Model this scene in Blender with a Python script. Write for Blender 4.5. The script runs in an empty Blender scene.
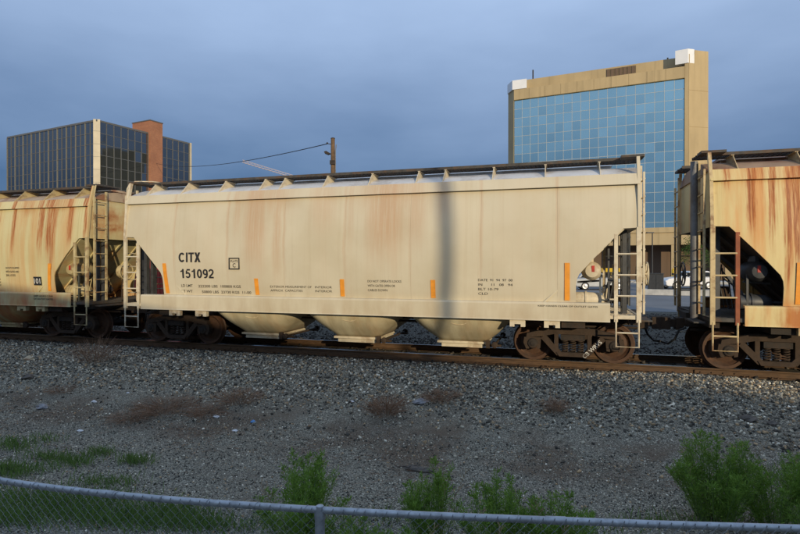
import bpy, math, random
import numpy as np
from mathutils import Vector, Matrix

R = math.radians
random.seed(7)
rng = np.random.default_rng(11)
scene = bpy.context.scene
COL = scene.collection

# ------------------------------------------------------------------ camera, sky, sun, exposure
TH = R(16.66)                       # the track runs 16.66 degrees off the picture plane
CAM_Y, CAM_Z = -13.9, 2.25          # rail head is z = 0, track centre line is y = 0
cam_d = bpy.data.cameras.new('camera')
cam_d.sensor_width = 36.0
cam_d.lens = 24.0
cam_d.clip_start = 0.05
cam_d.clip_end = 4000.0
cam = bpy.data.objects.new('camera', cam_d)
COL.objects.link(cam)
cam.location = (0.0, CAM_Y, CAM_Z)
cam.rotation_euler = (R(90 - 0.2), 0, TH)
scene.camera = cam

SUN_PHI, SUN_EL = R(35), R(12)      # low evening sun, behind the camera and to the right
S_DIR = Vector((math.sin(SUN_PHI) * math.cos(SUN_EL), -math.cos(SUN_PHI) * math.cos(SUN_EL), math.sin(SUN_EL)))

world = bpy.data.worlds.new('World')
scene.world = world
world.use_nodes = True
wn, wl = world.node_tree.nodes, world.node_tree.links
wn.clear()
w_out = wn.new('ShaderNodeOutputWorld')
w_bg = wn.new('ShaderNodeBackground')
w_sky = wn.new('ShaderNodeTexSky')
w_sky.sky_type = 'NISHITA'
w_sky.sun_disc = False
w_sky.sun_elevation = SUN_EL
w_sky.sun_rotation = math.atan2(S_DIR.x, S_DIR.y)
w_sky.air_density = 1.0
w_sky.dust_density = 0.6
w_sky.ozone_density = 2.5
# evening rain cloud: a blue-grey veil, denser towards the horizon all the way round
w_tc = wn.new('ShaderNodeTexCoord')
w_sep = wn.new('ShaderNodeSeparateXYZ')
wl.new(w_tc.outputs['Generated'], w_sep.inputs[0])
w_map = wn.new('ShaderNodeMapping')
w_map.inputs['Scale'].default_value = (1.0, 1.0, 3.0)
wl.new(w_tc.outputs['Generated'], w_map.inputs[0])
w_noise = wn.new('ShaderNodeTexNoise')
w_noise.inputs['Scale'].default_value = 2.2
w_noise.inputs['Detail'].default_value = 5.0
wl.new(w_map.outputs[0], w_noise.inputs['Vector'])
w_add = wn.new('ShaderNodeMath'); w_add.operation = 'MULTIPLY_ADD'
wl.new(w_noise.outputs['Fac'], w_add.inputs[0]); w_add.inputs[1].default_value = 0.26
wl.new(w_sep.outputs['Z'], w_add.inputs[2])
w_ramp = wn.new('ShaderNodeValToRGB')
w_ramp.color_ramp.interpolation = 'LINEAR'
e = w_ramp.color_ramp.elements
e[0].position = 0.24; e[0].color = (0.050, 0.112, 0.245, 1)
e[1].position = 0.66; e[1].color = (0.435, 0.580, 0.835, 1)
wl.new(w_add.outputs[0], w_ramp.inputs[0])
w_scale = wn.new('ShaderNodeMix'); w_scale.data_type = 'RGBA'; w_scale.blend_type = 'MULTIPLY'
w_scale.inputs[0].default_value = 1.0
wl.new(w_ramp.outputs[0], w_scale.inputs[6])
w_scale.inputs[7].default_value = (10, 10, 10, 1)
w_mix = wn.new('ShaderNodeMix'); w_mix.data_type = 'RGBA'
w_mix.inputs[0].default_value = 0.90
wl.new(w_sky.outputs[0], w_mix.inputs[6])
wl.new(w_scale.outputs[2], w_mix.inputs[7])
wl.new(w_mix.outputs[2], w_bg.inputs[0])
w_bg.inputs[1].default_value = 0.1
wl.new(w_bg.outputs[0], w_out.inputs[0])

sun_d = bpy.data.lights.new('sun', 'SUN')
sun_d.energy = 2.9
sun_d.angle = R(0.53)
sun_d.color = (1.0, 0.83, 0.56)
sun = bpy.data.objects.new('sun', sun_d)
COL.objects.link(sun)
sun.rotation_euler = S_DIR.to_track_quat('Z', 'Y').to_euler()
sun.location = (20, -30, 30)

vs = scene.view_settings
vs.view_transform = 'Standard'
vs.look = 'None'
vs.exposure = 0.2
vs.gamma = 1.0
vs.use_curve_mapping = False
scene.cycles.max_bounces = 6
scene.cycles.use_denoising = True

# ------------------------------------------------------------------ helpers
def C(X, Z):
    """metres right of / ahead of the place the photographer stood -> world x, y"""
    return (X * math.cos(TH) - Z * math.sin(TH), X * math.sin(TH) + Z * math.cos(TH) + CAM_Y)


class MB:
    def __init__(self):
        self.v, self.f = [], []

    def add(self, vs, fs):
        o = len(self.v)
        self.v += [tuple(p) for p in vs]
        self.f += [tuple(i + o for i in f) for f in fs]
        return self

    def box(self, x0, x1, y0, y1, z0, z1):
        return self.add([(x0, y0, z0), (x1, y0, z0), (x1, y1, z0), (x0, y1, z0), (x0, y0, z1), (x1, y0, z1), (x1, y1, z1), (x0, y1, z1)],
                        [(0, 3, 2, 1), (4, 5, 6, 7), (0, 1, 5, 4), (1, 2, 6, 5), (2, 3, 7, 6), (3, 0, 4, 7)])

    def prism(self, poly, axis, a0, a1):
        """poly: 2-D outline; axis y -> (x,z), axis x -> (y,z), axis z -> (x,y)"""
        n = len(poly)
        def P(p, a):
            return {'y': (p[0], a, p[1]), 'x': (a, p[0], p[1]), 'z': (p[0], p[1], a)}[axis]
        vs = [P(p, a0) for p in poly] + [P(p, a1) for p in poly]
        fs = [tuple(range(n)), tuple(range(2 * n - 1, n - 1, -1))]
        fs += [(i, i + n, (i + 1) % n + n, (i + 1) % n) for i in range(n)]
        return self.add(vs, fs)

    def bar(self, p, q, w, axis='y', a0=0, a1=1):
        """flat bar of width w between two 2-D points, extruded along axis"""
        dx, dz = q[0] - p[0], q[1] - p[1]
        l = math.hypot(dx, dz)
        nx, nz = -dz / l * w / 2, dx / l * w / 2
        return self.prism([(p[0] + nx, p[1] + nz), (q[0] + nx, q[1] + nz), (q[0] - nx, q[1] - nz), (p[0] - nx, p[1] - nz)], axis, a0, a1)

    def tube(self, pts, r, n=8):
        pts = [Vector(p) for p in pts]
        rs = r if isinstance(r, (list, tuple)) else [r] * len(pts)
        up = None
        rings = []
        for i, p in enumerate(pts):
            d = (pts[min(i + 1, len(pts) - 1)] - pts[max(i - 1, 0)]).normalized()
            if up is None:
                up = Vector((0, 0, 1)) if abs(d.z) < 0.9 else Vector((1, 0, 0))
            a = d.cross(up)
            if a.length < 1e-5:
                a = d.orthogonal()
            a.normalize()
            b = a.cross(d).normalized()
            up = b
            rings.append([p + (a * math.cos(2 * math.pi * k / n) + b * math.sin(2 * math.pi * k / n)) * rs[i] for k in range(n)])
        vs = [q for ring in rings for q in ring]
        fs = []
        for i in range(len(pts) - 1):
            for k in range(n):
                fs.append((i * n + k, i * n + (k + 1) % n, (i + 1) * n + (k + 1) % n, (i + 1) * n + k))
        fs.append(tuple(range(n - 1, -1, -1)))
        fs.append(tuple(range((len(pts) - 1) * n, len(pts) * n)))
        return self.add(vs, fs)

    def lathe(self, prof, c, axis='y', n=32):
        """prof: (radius, offset along axis)"""
        vs = []
        for r, a in prof:
            for k in range(n):
                s, t = r * math.cos(2 * math.pi * k / n), r * math.sin(2 * math.pi * k / n)
                vs.append({'y': (c[0] + s, c[1] + a, c[2] + t), 'x': (c[0] + a, c[1] + s, c[2] + t), 'z': (c[0] + s, c[1] + t, c[2] + a)}[axis])
        fs = []
        for i in range(len(prof) - 1):
            for k in range(n):
                fs.append((i * n + k, i * n + (k + 1) % n, (i + 1) * n + (k + 1) % n, (i + 1) * n + k))
        fs.append(tuple(range(n - 1, -1, -1)))
        fs.append(tuple(range((len(prof) - 1) * n, len(prof) * n)))
        return self.add(vs, fs)

    def grid(self, rows):
        n = len(rows[0])
        vs = [p for r in rows for p in r]
        fs = [(i * n + j, i * n + j + 1, (i + 1) * n + j + 1, (i + 1) * n + j) for i in range(len(rows) - 1) for j in range(n - 1)]
        return self.add(vs, fs)

    def loft(self, rings, cap=True):
        n = len(rings[0])
        vs = [p for r in rings for p in r]
        fs = [(i * n + k, i * n + (k + 1) % n, (i + 1) * n + (k + 1) % n, (i + 1) * n + k) for i in range(len(rings) - 1) for k in range(n)]
        if cap:
            fs += [tuple(range(n - 1, -1, -1)), tuple(range((len(rings) - 1) * n, len(rings) * n))]
        return self.add(vs, fs)

    def mesh(self, name, smooth=None):
        m = bpy.data.meshes.new(name)
        m.from_pydata(self.v, [], self.f)
        m.validate()
        if smooth is not None:
            m.polygons.foreach_set('use_smooth', [True] * len(m.polygons))
            m.set_sharp_from_angle(angle=R(smooth))
        m.update()
        return m


def link(name, mesh, mat=None, parent=None, loc=None, rz=0.0):
    o = bpy.data.objects.new(name, mesh)
    if mat is not None and mesh is not None and len(mesh.materials) == 0:
        mesh.materials.append(mat)
    COL.objects.link(o)
    if parent is not None:
        o.parent = parent
    if loc is not None:
        o.location = loc
    if rz:
        o.rotation_euler = (0, 0, rz)
    return o


def part(name, mb, mat, parent, smooth=None, loc=None, rz=0.0, bevel=0.0):
    o = link(name, mb.mesh(name, smooth), mat, parent, loc, rz)
    if bevel:
        b = o.modifiers.new('bevel', 'BEVEL')
        b.width = bevel
        b.segments = 2
        b.limit_method = 'ANGLE'
    return o


def tag(o, label=None, cat=None, group=None, kind=None):
    if label: o['label'] = label
    if cat: o['category'] = cat
    if group: o['group'] = group
    if kind: o['kind'] = kind
    return o


def empty(name, loc=(0, 0, 0), rz=0.0):
    o = bpy.data.objects.new(name, None)
    o.empty_display_size = 0.3
    COL.objects.link(o)
    o.location = loc
    o.rotation_euler = (0, 0, rz)
    return o


def rrect(cx, cy, hx, hy, z, r, n=5):
    pts = []
    for qx, qy, a0 in ((1, 1, 0), (-1, 1, 90), (-1, -1, 180), (1, -1, 270)):
        for k in range(n):
            a = R(a0 + 90 * k / (n - 1))
            pts.append((cx + qx * (hx - r) + r * math.cos(a), cy + qy * (hy - r) + r * math.sin(a), z))
    return pts


# ------------------------------------------------------------------ materials
class NT:
    def __init__(self, name):
        self.m = bpy.data.materials.new(name)
        self.m.use_nodes = True
        self.n, self.l = self.m.node_tree.nodes, self.m.node_tree.links
        self.n.clear()
        self.out = self.n.new('ShaderNodeOutputMaterial')
        self.p = self.n.new('ShaderNodeBsdfPrincipled')
        self.l.new(self.p.outputs[0], self.out.inputs[0])
        self.tc = self.n.new('ShaderNodeTexCoord')

    def put(self, sock, v):
        if hasattr(v, 'is_linked') or isinstance(v, bpy.types.NodeSocket):
            self.l.new(v, sock)
        else:
            sock.default_value = v

    def math(self, op, a, b=0.0, c=0.0, clamp=False):
        n = self.n.new('ShaderNodeMath'); n.operation = op; n.use_clamp = clamp
        self.put(n.inputs[0], a); self.put(n.inputs[1], b); self.put(n.inputs[2], c)
        return n.outputs[0]

    def smooth(self, v, a, b, lo=0.0, hi=1.0):
        n = self.n.new('ShaderNodeMapRange'); n.interpolation_type = 'SMOOTHSTEP'
        self.put(n.inputs[0], v)
        n.inputs[1].default_value, n.inputs[2].default_value = a, b
        n.inputs[3].default_value, n.inputs[4].default_value = lo, hi
        return n.outputs[0]

    def noise(self, scale, detail=4.0, vec=None, stretch=None, rough=0.55, color=False):
        n = self.n.new('ShaderNodeTexNoise')
        n.inputs['Scale'].default_value = scale
        n.inputs['Detail'].default_value = detail
        n.inputs['Roughness'].default_value = rough
        v = vec or self.tc.outputs['Object']
        if stretch:
            m = self.n.new('ShaderNodeMapping')
            m.inputs['Scale'].default_value = stretch
            self.l.new(v, m.inputs[0]); v = m.outputs[0]
        self.l.new(v, n.inputs['Vector'])
        return n.outputs['Color' if color else 'Fac']

    def vor(self, scale, feature='F1', out='Distance', vec=None):
        n = self.n.new('ShaderNodeTexVoronoi'); n.feature = feature
        n.inputs['Scale'].default_value = scale
        self.l.new(vec or self.tc.outputs['Object'], n.inputs['Vector'])
        return n.outputs[out]

    def mix(self, f, a, b, blend='MIX'):
        n = self.n.new('ShaderNodeMix'); n.data_type = 'RGBA'; n.blend_type = blend
        self.put(n.inputs[0], f)
        self.put(n.inputs[6], a if not isinstance(a, tuple) else (*a[:3], 1))
        self.put(n.inputs[7], b if not isinstance(b, tuple) else (*b[:3], 1))
        return n.outputs[2]

    def ramp(self, v, stops):
        n = self.n.new('ShaderNodeValToRGB')
        el = n.color_ramp.elements
        while len(el) < len(stops):
            el.new(0.5)
        for e_, (p, c) in zip(el, stops):
            e_.position = p; e_.color = (*c[:3], 1)
        self.l.new(v, n.inputs[0])
        return n.outputs[0]

    def bump(self, h, strength=0.3, dist=0.02):
        n = self.n.new('ShaderNodeBump')
        n.inputs['Strength'].default_value = strength
        n.inputs['Distance'].default_value = dist
        self.l.new(h, n.inputs['Height'])
        self.l.new(n.outputs[0], self.p.inputs['Normal'])

    def sep(self, v=None):
        n = self.n.new('ShaderNodeSeparateXYZ')
        self.l.new(v or self.tc.outputs['Object'], n.inputs[0])
        return n.outputs

    def done(self, color, rough=0.7, metal=0.0, spec=None):
        if isinstance(color, tuple):
            color = (*color[:3], 1)
        self.put(self.p.inputs['Base Color'], color)
        self.put(self.p.inputs['Roughness'], rough)
        self.put(self.p.inputs['Metallic'], metal)
        if spec is not None:
            self.p.inputs['Specular IOR Level'].default_value = spec
        return self.m


def simple(name, color, rough=0.7, metal=0.0, var=0.25, scale=6.0, bump=0.0, dirt=None, dirt_amt=0.5, spec=None):
    t = NT(name)
    n = t.noise(scale, 5)
    dark = tuple(c * (1 - var) for c in color)
    lite = tuple(min(1, c * (1 + var)) for c in color)
    col = t.ramp(n, [(0.3, dark), (0.7, lite)])
    if dirt:
        d = t.noise(scale * 0.6, 6, rough=0.7)
        col = t.mix(t.math('MULTIPLY', t.smooth(d, 0.48, 0.62), dirt_amt), col, dirt)
    if bump:
        t.bump(t.noise(scale * 8, 4), bump, 0.01)
    return t.done(col, rough, metal, spec)


RUST = (0.20, 0.062, 0.018)


def car_paint(name, base, streaks=(), grime=0.35, wash=0.0, rust=RUST, lower=0.0, rough=0.55, lowcol=None, crisp=False):
    """weathered paint: rain-washed dirt in fine vertical streaks and rust runs at given stations"""
    t = NT(name)
    x, y, z = t.sep()
    big = t.noise(0.7, 4)
    col = t.mix(t.smooth(big, 0.35, 0.7), base, tuple(c * k for c, k in zip(base, (0.90, 0.88, 0.84))))
    fine = t.noise(1.0, 5, stretch=(9.0, 1.0, 0.28), rough=0.65)
    dirt = tuple(c * k for c, k in zip(base, (0.62, 0.52, 0.40)))
    col = t.mix(t.math('MULTIPLY', t.smooth(fine, 0.50, 0.78), grime), col, dirt)
    spots = t.noise(7.0, 6, rough=0.75)
    col = t.mix(t.math('MULTIPLY', t.smooth(spots, 0.60, 0.74), grime * 0.5), col, dirt)
    # soft road dirt splashed along the lower edge
    low = t.math('MULTIPLY', t.smooth(z, 1.9, 1.0), t.smooth(t.noise(1.0, 5, stretch=(3, 1, 1)), 0.35, 0.7))
    col = t.mix(t.math('MULTIPLY', low, 0.35 + lower), col, lowcol or tuple(c * k for c, k in zip(base, (0.55, 0.42, 0.30))))
    if wash:
        w = t.noise(1.0, 5, stretch=(2.2, 1, 0.2), rough=0.6)
        col = t.mix(t.math('MULTIPLY', t.smooth(w, 0.44, 0.68), wash), col, (base[0] * 0.90, base[1] * 0.50, base[2] * 0.30))
    warp = t.math('MULTIPLY', t.math('SUBTRACT', t.noise(1.0, 3, stretch=(0.3, 0, 1.3)), 0.5), 0.16)
    xw = t.math('ADD', x, warp)
    edge = t.noise(1.0, 4, stretch=(26.0, 1.0, 0.9), rough=0.7)
    tot = None
    for (x0, hw, zt, zb, s) in streaks:
        d = t.math('ABSOLUTE', t.math('SUBTRACT', xw, x0))
        a = t.smooth(d, hw * 1.1, hw * 0.25)
        b = t.math('MULTIPLY', t.smooth(z, zb, zb + (zt - zb) * 0.6), t.smooth(edge, 0.25, 0.58, 0.3, 1.0))
        mk = t.math('MULTIPLY', t.math('MULTIPLY', a, b), s * 1.15 if s > 0.4 else s, clamp=True)
        tot = mk if tot is None else t.math('MAXIMUM', tot, mk)
    if tot is not None:
        rag = t.noise(1.0, 6, stretch=(34.0, 1.0, 1.1), rough=0.75)
        hard = t.smooth(t.math('MULTIPLY', tot, t.smooth(rag, 0.25, 0.75, 0.40, 1.30)), 0.10, 0.85, 0.0, 0.88) if crisp else tot
        core = t.smooth(t.math('MULTIPLY', tot, t.smooth(rag, 0.35, 0.7)), 0.30, 0.75, 0.0, 0.75 if crisp else 0.0)
        col = t.mix(hard, col, rust)
        col = t.mix(core, col, tuple(c * k for c, k in zip(rust, (0.50, 0.42, 0.42))))
    t.bump(t.noise(3.0, 3), 0.06, 0.02)
    return t.done(col, t.smooth(fine, 0.3, 0.8, rough - 0.08, rough + 0.2), 0.0, 0.35)


M = {}
M['steel_dark'] = simple('dark running gear steel', (0.026, 0.019, 0.014), 0.8, 0.0, 0.4, 5, 0.3, (0.055, 0.028, 0.014), 0.6)
M['steel_rust'] = simple('rusty cast steel', (0.042, 0.025, 0.014), 0.85, 0.0, 0.35, 6, 0.3, (0.05, 0.032, 0.022), 0.6)
M['wheel'] = simple('rusty wheel steel', (0.075, 0.034, 0.016), 0.7, 0.1, 0.35, 7, 0.1, (0.05, 0.03, 0.02), 0.6)
M['tread'] = simple('polished wheel tread', (0.32, 0.29, 0.26), 0.35, 0.8, 0.15, 9)
M['pipe_grey'] = simple('dark grey pipe', (0.06, 0.062, 0.066), 0.5, 0.2, 0.3, 5)
M['pipe_light'] = simple('weathered grey pipe', (0.17, 0.175, 0.18), 0.6, 0.1, 0.25, 4, dirt=(0.10, 0.07, 0.05))
M['cream_gear'] = simple('cream brake gear', (0.46, 0.38, 0.25), 0.65, 0.0, 0.2, 5, dirt=(0.19, 0.10, 0.05), dirt_amt=0.8)
M['board'] = simple('grimy galvanised grating', (0.075, 0.068, 0.060), 0.75, 0.3, 0.3, 8, dirt=(0.14, 0.07, 0.03))
M['orange'] = simple('orange reflective stripe', (0.78, 0.30, 0.03), 0.5, 0.0, 0.12, 9)
M['ink'] = simple('black stencil paint', (0.018, 0.018, 0.020), 0.7, 0.0, 0.2, 20)
M['white_ink'] = simple('white stencil paint', (0.62, 0.60, 0.55), 0.7, 0.0, 0.15, 20)
M['red_tag'] = simple('red decal', (0.42, 0.03, 0.02), 0.5)
M['slope_dark'] = simple('dark slope sheet', (0.05, 0.042, 0.036), 0.8, 0, 0.3, 2, dirt=(0.10, 0.05, 0.025))  # near-black brown sheet, right car only
M['hose'] = simple('black rubber hose', (0.018, 0.018, 0.018), 0.6)


def rail_mat():
    t = NT('rusty rail steel')
    x, y, z = t.sep()
    n = t.noise(5, 5, stretch=(1, 6, 6))
    col = t.ramp(n, [(0.3, (0.055, 0.030, 0.014)), (0.7, (0.12, 0.064, 0.028))])
    top = t.smooth(z, -0.008, -0.002)
    col = t.mix(top, col, (0.42, 0.40, 0.38))
    return t.done(col, t.mix(top, (0.8,) * 3, (0.22,) * 3), top)


M['rail'] = rail_mat()
M['sleeper'] = simple('weathered tie timber', (0.075, 0.058, 0.045), 0.9, 0, 0.4, 8, 0.4)


def ground_mat():
    t = NT('gravel ground')
    g = t.n.new('ShaderNodeNewGeometry')
    pos = g.outputs['Position']
    x, y, z = t.sep(pos)
    cellc = t.vor(80, 'F1', 'Color', pos)
    sepc = t.n.new('ShaderNodeSeparateColor'); t.l.new(cellc, sepc.inputs[0])
    fine = t.ramp(sepc.outputs[0], [(0.0, (0.07, 0.066, 0.053)), (0.5, (0.245, 0.235, 0.185)), (0.84, (0.39, 0.37, 0.29)), (1.0, (0.76, 0.72, 0.58))])
    dirtn = t.noise(0.55, 6, pos, rough=0.6)
    col = t.mix(t.math('MULTIPLY', t.smooth(dirtn, 0.50, 0.68), 0.6), fine, (0.21, 0.18, 0.135))
    # brown dry-weed soil in the hollow at the foot of the ballast
    band = t.math('MULTIPLY', t.smooth(y, -6.6, -5.9), t.smooth(y, -4.2, -5.0))
    bn = t.smooth(t.noise(0.9, 5, pos), 0.42, 0.62)
    col = t.mix(t.math('MULTIPLY', t.math('MULTIPLY', band, bn), 0.75), col, (0.15, 0.105, 0.07))
    darker = t.math('MULTIPLY', t.smooth(y, -2.2, -1.4), t.smooth(y, 16.5, 14.5))  # darker ground from the near rail back to the lot
    col = t.mix(t.math('MULTIPLY', darker, 0.75), col, (0.026, 0.022, 0.018))
    d = t.vor(80, 'F1', 'Distance', pos)
    gap = t.vor(80, 'DISTANCE_TO_EDGE', 'Distance', pos)
    col = t.mix(t.smooth(gap, 0.12, 0.0, 0, 0.8), col, (0.04, 0.038, 0.033))
    t.bump(t.math('ADD', t.math('MULTIPLY', d, -1.0), t.noise(140, 3, pos)), 0.7, 0.02)
    return t.done(col, 0.92, 0, 0.25)


M['ground'] = ground_mat()


def stone_mat(name):
    t = NT(name)
    a = t.n.new('ShaderNodeAttribute'); a.attribute_name = 'tint'
    n = t.noise(30, 3)
    col = t.mix(t.smooth(n, 0.3, 0.7, 0.0, 0.35), a.outputs['Color'], (0.08, 0.075, 0.07))
    return t.done(col, 0.9, 0, 0.3)


M['stone'] = stone_mat('crushed stone')


def asphalt_mat():
    t = NT('parking lot asphalt')
    n = t.noise(0.25, 6)
    f = t.noise(60, 3)
    col = t.ramp(n, [(0.3, (0.13, 0.135, 0.14)), (0.7, (0.20, 0.205, 0.21))])
    col = t.mix(t.smooth(f, 0.4, 0.7, 0, 0.3), col, (0.10, 0.10, 0.10))
    t.bump(f, 0.2, 0.01)
    return t.done(col, 0.9, 0, 0.25)


M['asphalt'] = asphalt_mat()


def glass_mat(name, tint, rough=0.04):
    t = NT(name)
    inf = t.n.new('ShaderNodeObjectInfo')
    v = t.math('MULTIPLY_ADD', inf.outputs['Random'], 0.12, 0.94)
    col = t.mix(1.0, tint, t.mix(0.0, (1, 1, 1), (1, 1, 1)), 'MULTIPLY')
    c = t.n.new('ShaderNodeCombineColor')
    for i in range(3):
        t.l.new(v, c.inputs[i])
    col = t.mix(1.0, tint, c.outputs[0], 'MULTIPLY')
    t.bump(t.noise(0.5, 2), 0.05, 0.02)
    return t.done(col, rough, 0.92)


M['glass_teal'] = glass_mat('teal mirror glass', (0.56, 0.80, 0.79))
M['glass_dark'] = glass_mat('dark mirror glass', (0.20, 0.21, 0.215))
M['mullion_light'] = simple('pale aluminium mullion', (0.50, 0.56, 0.58), 0.5, 0.3, 0.1)
M['mullion_warm'] = simple('bronze mullion', (0.14, 0.138, 0.13), 0.5, 0.3, 0.1)
M['fin'] = simple('champagne window fin', (0.22, 0.21, 0.18), 0.5, 0.3, 0.1)
M['panel_warm'] = simple('cream corner panel', (0.52, 0.45, 0.32), 0.6, 0, 0.15, 0.4)


def concrete_mat(name, col_, scale=0.25):
    t = NT(name)
    n = t.noise(scale, 6, stretch=(1, 1, 0.4))
    col = t.ramp(n, [(0.3, tuple(c * 0.82 for c in col_)), (0.7, tuple(c * 1.1 for c in col_))])
    s = t.noise(1.0, 4, stretch=(1.6, 1.6, 0.05))
    col = t.mix(t.smooth(s, 0.5, 0.75, 0, 0.4), col, tuple(c * 0.55 for c in col_))
    t.bump(t.noise(4, 4), 0.15, 0.03)
    return t.done(col, 0.85)


M['sandstone'] = concrete_mat('sand coloured precast', (0.46, 0.35, 0.19))
M['white_panel'] = simple('white metal panel', (0.78, 0.78, 0.78), 0.45, 0, 0.06, 0.5)
M['brown_wall'] = concrete_mat('brown wall', (0.15, 0.10, 0.065))
M['louver'] = simple('brown louvre', (0.13, 0.09, 0.05), 0.7)


def brick_mat():
    t = NT('brick of stair tower')
    b = t.n.new('ShaderNodeTexBrick')
    mp = t.n.new('ShaderNodeMapping'); mp.inputs['Rotation'].default_value = (R(90), 0, 0)
    t.l.new(t.tc.outputs['Object'], mp.inputs[0]); t.l.new(mp.outputs[0], b.inputs[0])
    b.inputs['Color1'].default_value = (0.42, 0.175, 0.085, 1)
    b.inputs['Color2'].default_value = (0.34, 0.135, 0.068, 1)
    b.inputs['Mortar'].default_value = (0.22, 0.15, 0.10, 1)
    b.inputs['Scale'].default_value = 2.0
    n = t.noise(0.3, 5)
    col = t.mix(t.smooth(n, 0.35, 0.7, 0, 0.35), b.outputs[0], (0.16, 0.06, 0.035))
    return t.done(col, 0.85)


M['brick'] = brick_mat()
M['timber'] = simple('weathered pole timber', (0.14, 0.085, 0.045), 0.9, 0, 0.35, 4, 0.3)
M['galv'] = simple('galvanised pipe', (0.34, 0.37, 0.40), 0.45, 0.55, 0.18, 14, 0.08, (0.20, 0.21, 0.22), 0.5)
M['wire'] = simple('galvanised wire', (0.22, 0.24, 0.26), 0.5, 0.6, 0.15, 30)
M['cable'] = simple('black cable', (0.02, 0.02, 0.022), 0.7)
M['crane'] = simple('pale crane lattice', (0.50, 0.42, 0.40), 0.6)
M['white_car'] = simple('white car paint', (0.72, 0.72, 0.72), 0.25, 0, 0.03)
M['silver_car'] = simple('silver car paint', (0.40, 0.42, 0.44), 0.3, 0.4, 0.05)
M['car_glass'] = simple('car window glass', (0.02, 0.025, 0.03), 0.05, 0, 0.1)
M['tyre'] = simple('tyre rubber', (0.02, 0.02, 0.02), 0.85)
M['rim'] = simple('alloy rim', (0.45, 0.45, 0.46), 0.35, 0.7, 0.1)
M['lamp_red'] = simple('red tail lamp', (0.40, 0.02, 0.02), 0.3)
M['yellow'] = simple('yellow safety paint', (0.75, 0.47, 0.02), 0.5, 0, 0.1)
M['black_paint'] = simple('black painted steel', (0.03, 0.032, 0.034), 0.55)
M['concrete'] = simple('pale concrete', (0.42, 0.41, 0.38), 0.85, 0, 0.2, 3)
M['red_box'] = simple('red container paint', (0.40, 0.045, 0.03), 0.6, 0, 0.2, 1.5)
M['bark'] = simple('bark', (0.10, 0.075, 0.05), 0.9, 0, 0.3, 8, 0.4)
M['timber_grey'] = simple('grey driftwood', (0.11, 0.095, 0.08), 0.9, 0, 0.4, 10, 0.5)
M['litter_white'] = simple('white litter', (0.62, 0.62, 0.62), 0.7)
M['litter_blue'] = simple('blue litter', (0.12, 0.30, 0.60), 0.6)
M['rag'] = simple('grey rag', (0.24, 0.24, 0.25), 0.9, 0, 0.3, 12)
M['roof_gravel'] = simple('flat roof felt', (0.12, 0.12, 0.12), 0.9)


def leaf_mat(name, a, b, trans=0.35):
    t = NT(name)
    at = t.n.new('ShaderNodeAttribute'); at.attribute_name = 'shade'
    col = t.mix(at.outputs['Fac'], a, b)
    m = t.done(col, 0.6, 0, 0.25)
    tr = t.n.new('ShaderNodeBsdfTranslucent')
    t.l.new(col, tr.inputs[0])
    mx = t.n.new('ShaderNodeMixShader'); mx.inputs[0].default_value = trans
    t.l.new(t.p.outputs[0], mx.inputs[1]); t.l.new(tr.outputs[0], mx.inputs[2])
    t.l.new(mx.outputs[0], t.out.inputs[0])
    return m


M['weed'] = leaf_mat('fresh green weed leaf', (0.10, 0.20, 0.025), (0.23, 0.37, 0.06))
M['grass'] = leaf_mat('grass blade', (0.07, 0.14, 0.03), (0.16, 0.25, 0.06))
M['dry'] = leaf_mat('dry weed stalk', (0.16, 0.090, 0.055), (0.34, 0.215, 0.135), 0.15)
M['tree_leaf'] = leaf_mat('tree leaf', (0.045, 0.10, 0.02), (0.10, 0.17, 0.035))
M['stalk'] = simple('dead tan stalk', (0.26, 0.19, 0.11), 0.9)
M['weed_stem'] = simple('green weed stem', (0.10, 0.17, 0.05), 0.7)

# ------------------------------------------------------------------ terrain
GY = [-900, -30, -15.5, -13.2, -11.0, -9.0, -6.4, -5.3, -2.7, -2.0, 2.0, 2.7, 5, 9, 11, 60, 900]
GZ = [0.6, 0.6, 0.62, 0.45, -0.50, -0.62, -0.76, -0.72, -0.22, -0.185, -0.185, -0.24, -0.45, -0.28, -0.16, 0.3, 0.4]
MOUND = C(5.9, 10.6)


def vnoise(x, y, seed=0.0):
    a = np.sin(x * 1.31 + y * 0.77 + 1.3 + seed) * np.sin(y * 1.13 - x * 0.42 + 0.7 + seed)
    b = np.sin(x * 2.9 - y * 1.9 + 2.1 + seed) * np.sin(y * 3.3 + x * 1.1 + seed * 2)
    c = np.sin(x * 6.1 + y * 5.2 + seed) * np.sin(y * 6.7 - x * 4.4 + 1.9)
    return 0.55 * a + 0.3 * b + 0.15 * c


def gz(x, y):
    x = np.asarray(x, float); y = np.asarray(y, float)
    yy = y + 0.28 * vnoise(x * 0.6, y * 0.1, 3.0) * ((y < -3.0) & (y > -12))
    z = np.interp(yy, GY, GZ)
    near = np.clip((y + 13.5) / 1.5, 0, 1) * np.clip((-2.6 - y) / 1.2, 0, 1)
    z = z + 0.045 * vnoise(x, y) * near
    z = z + 0.20 * np.exp(-((x - MOUND[0]) ** 2 / 2.2 + (y - MOUND[1]) ** 2 / 0.75))
    return z


def ground_sheet():
    xs = np.concatenate([[-900, -400, -150, -80, -50], np.arange(-34, 22.01, 0.16), [40, 80, 150, 400, 900]])
    ys = np.concatenate([[-900, -300, -100, -50, -30, -20], np.arange(-16, 6.01, 0.12), [7, 8, 9, 10, 11, 13, 16, 20, 30, 45, 60, 90, 150, 300, 600, 900]])
    X, Y = np.meshgrid(xs, ys)
    Zg = gz(X, Y)
    nx, ny = len(xs), len(ys)
    v = np.stack([X, Y, Zg], -1).reshape(-1, 3)
    i, j = np.meshgrid(np.arange(nx - 1), np.arange(ny - 1))
    a = (j * nx + i).ravel()
    f = np.stack([a, a + 1, a + nx + 1, a + nx], 1)
    return np_mesh('ground', v, f, smooth=True)


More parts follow.
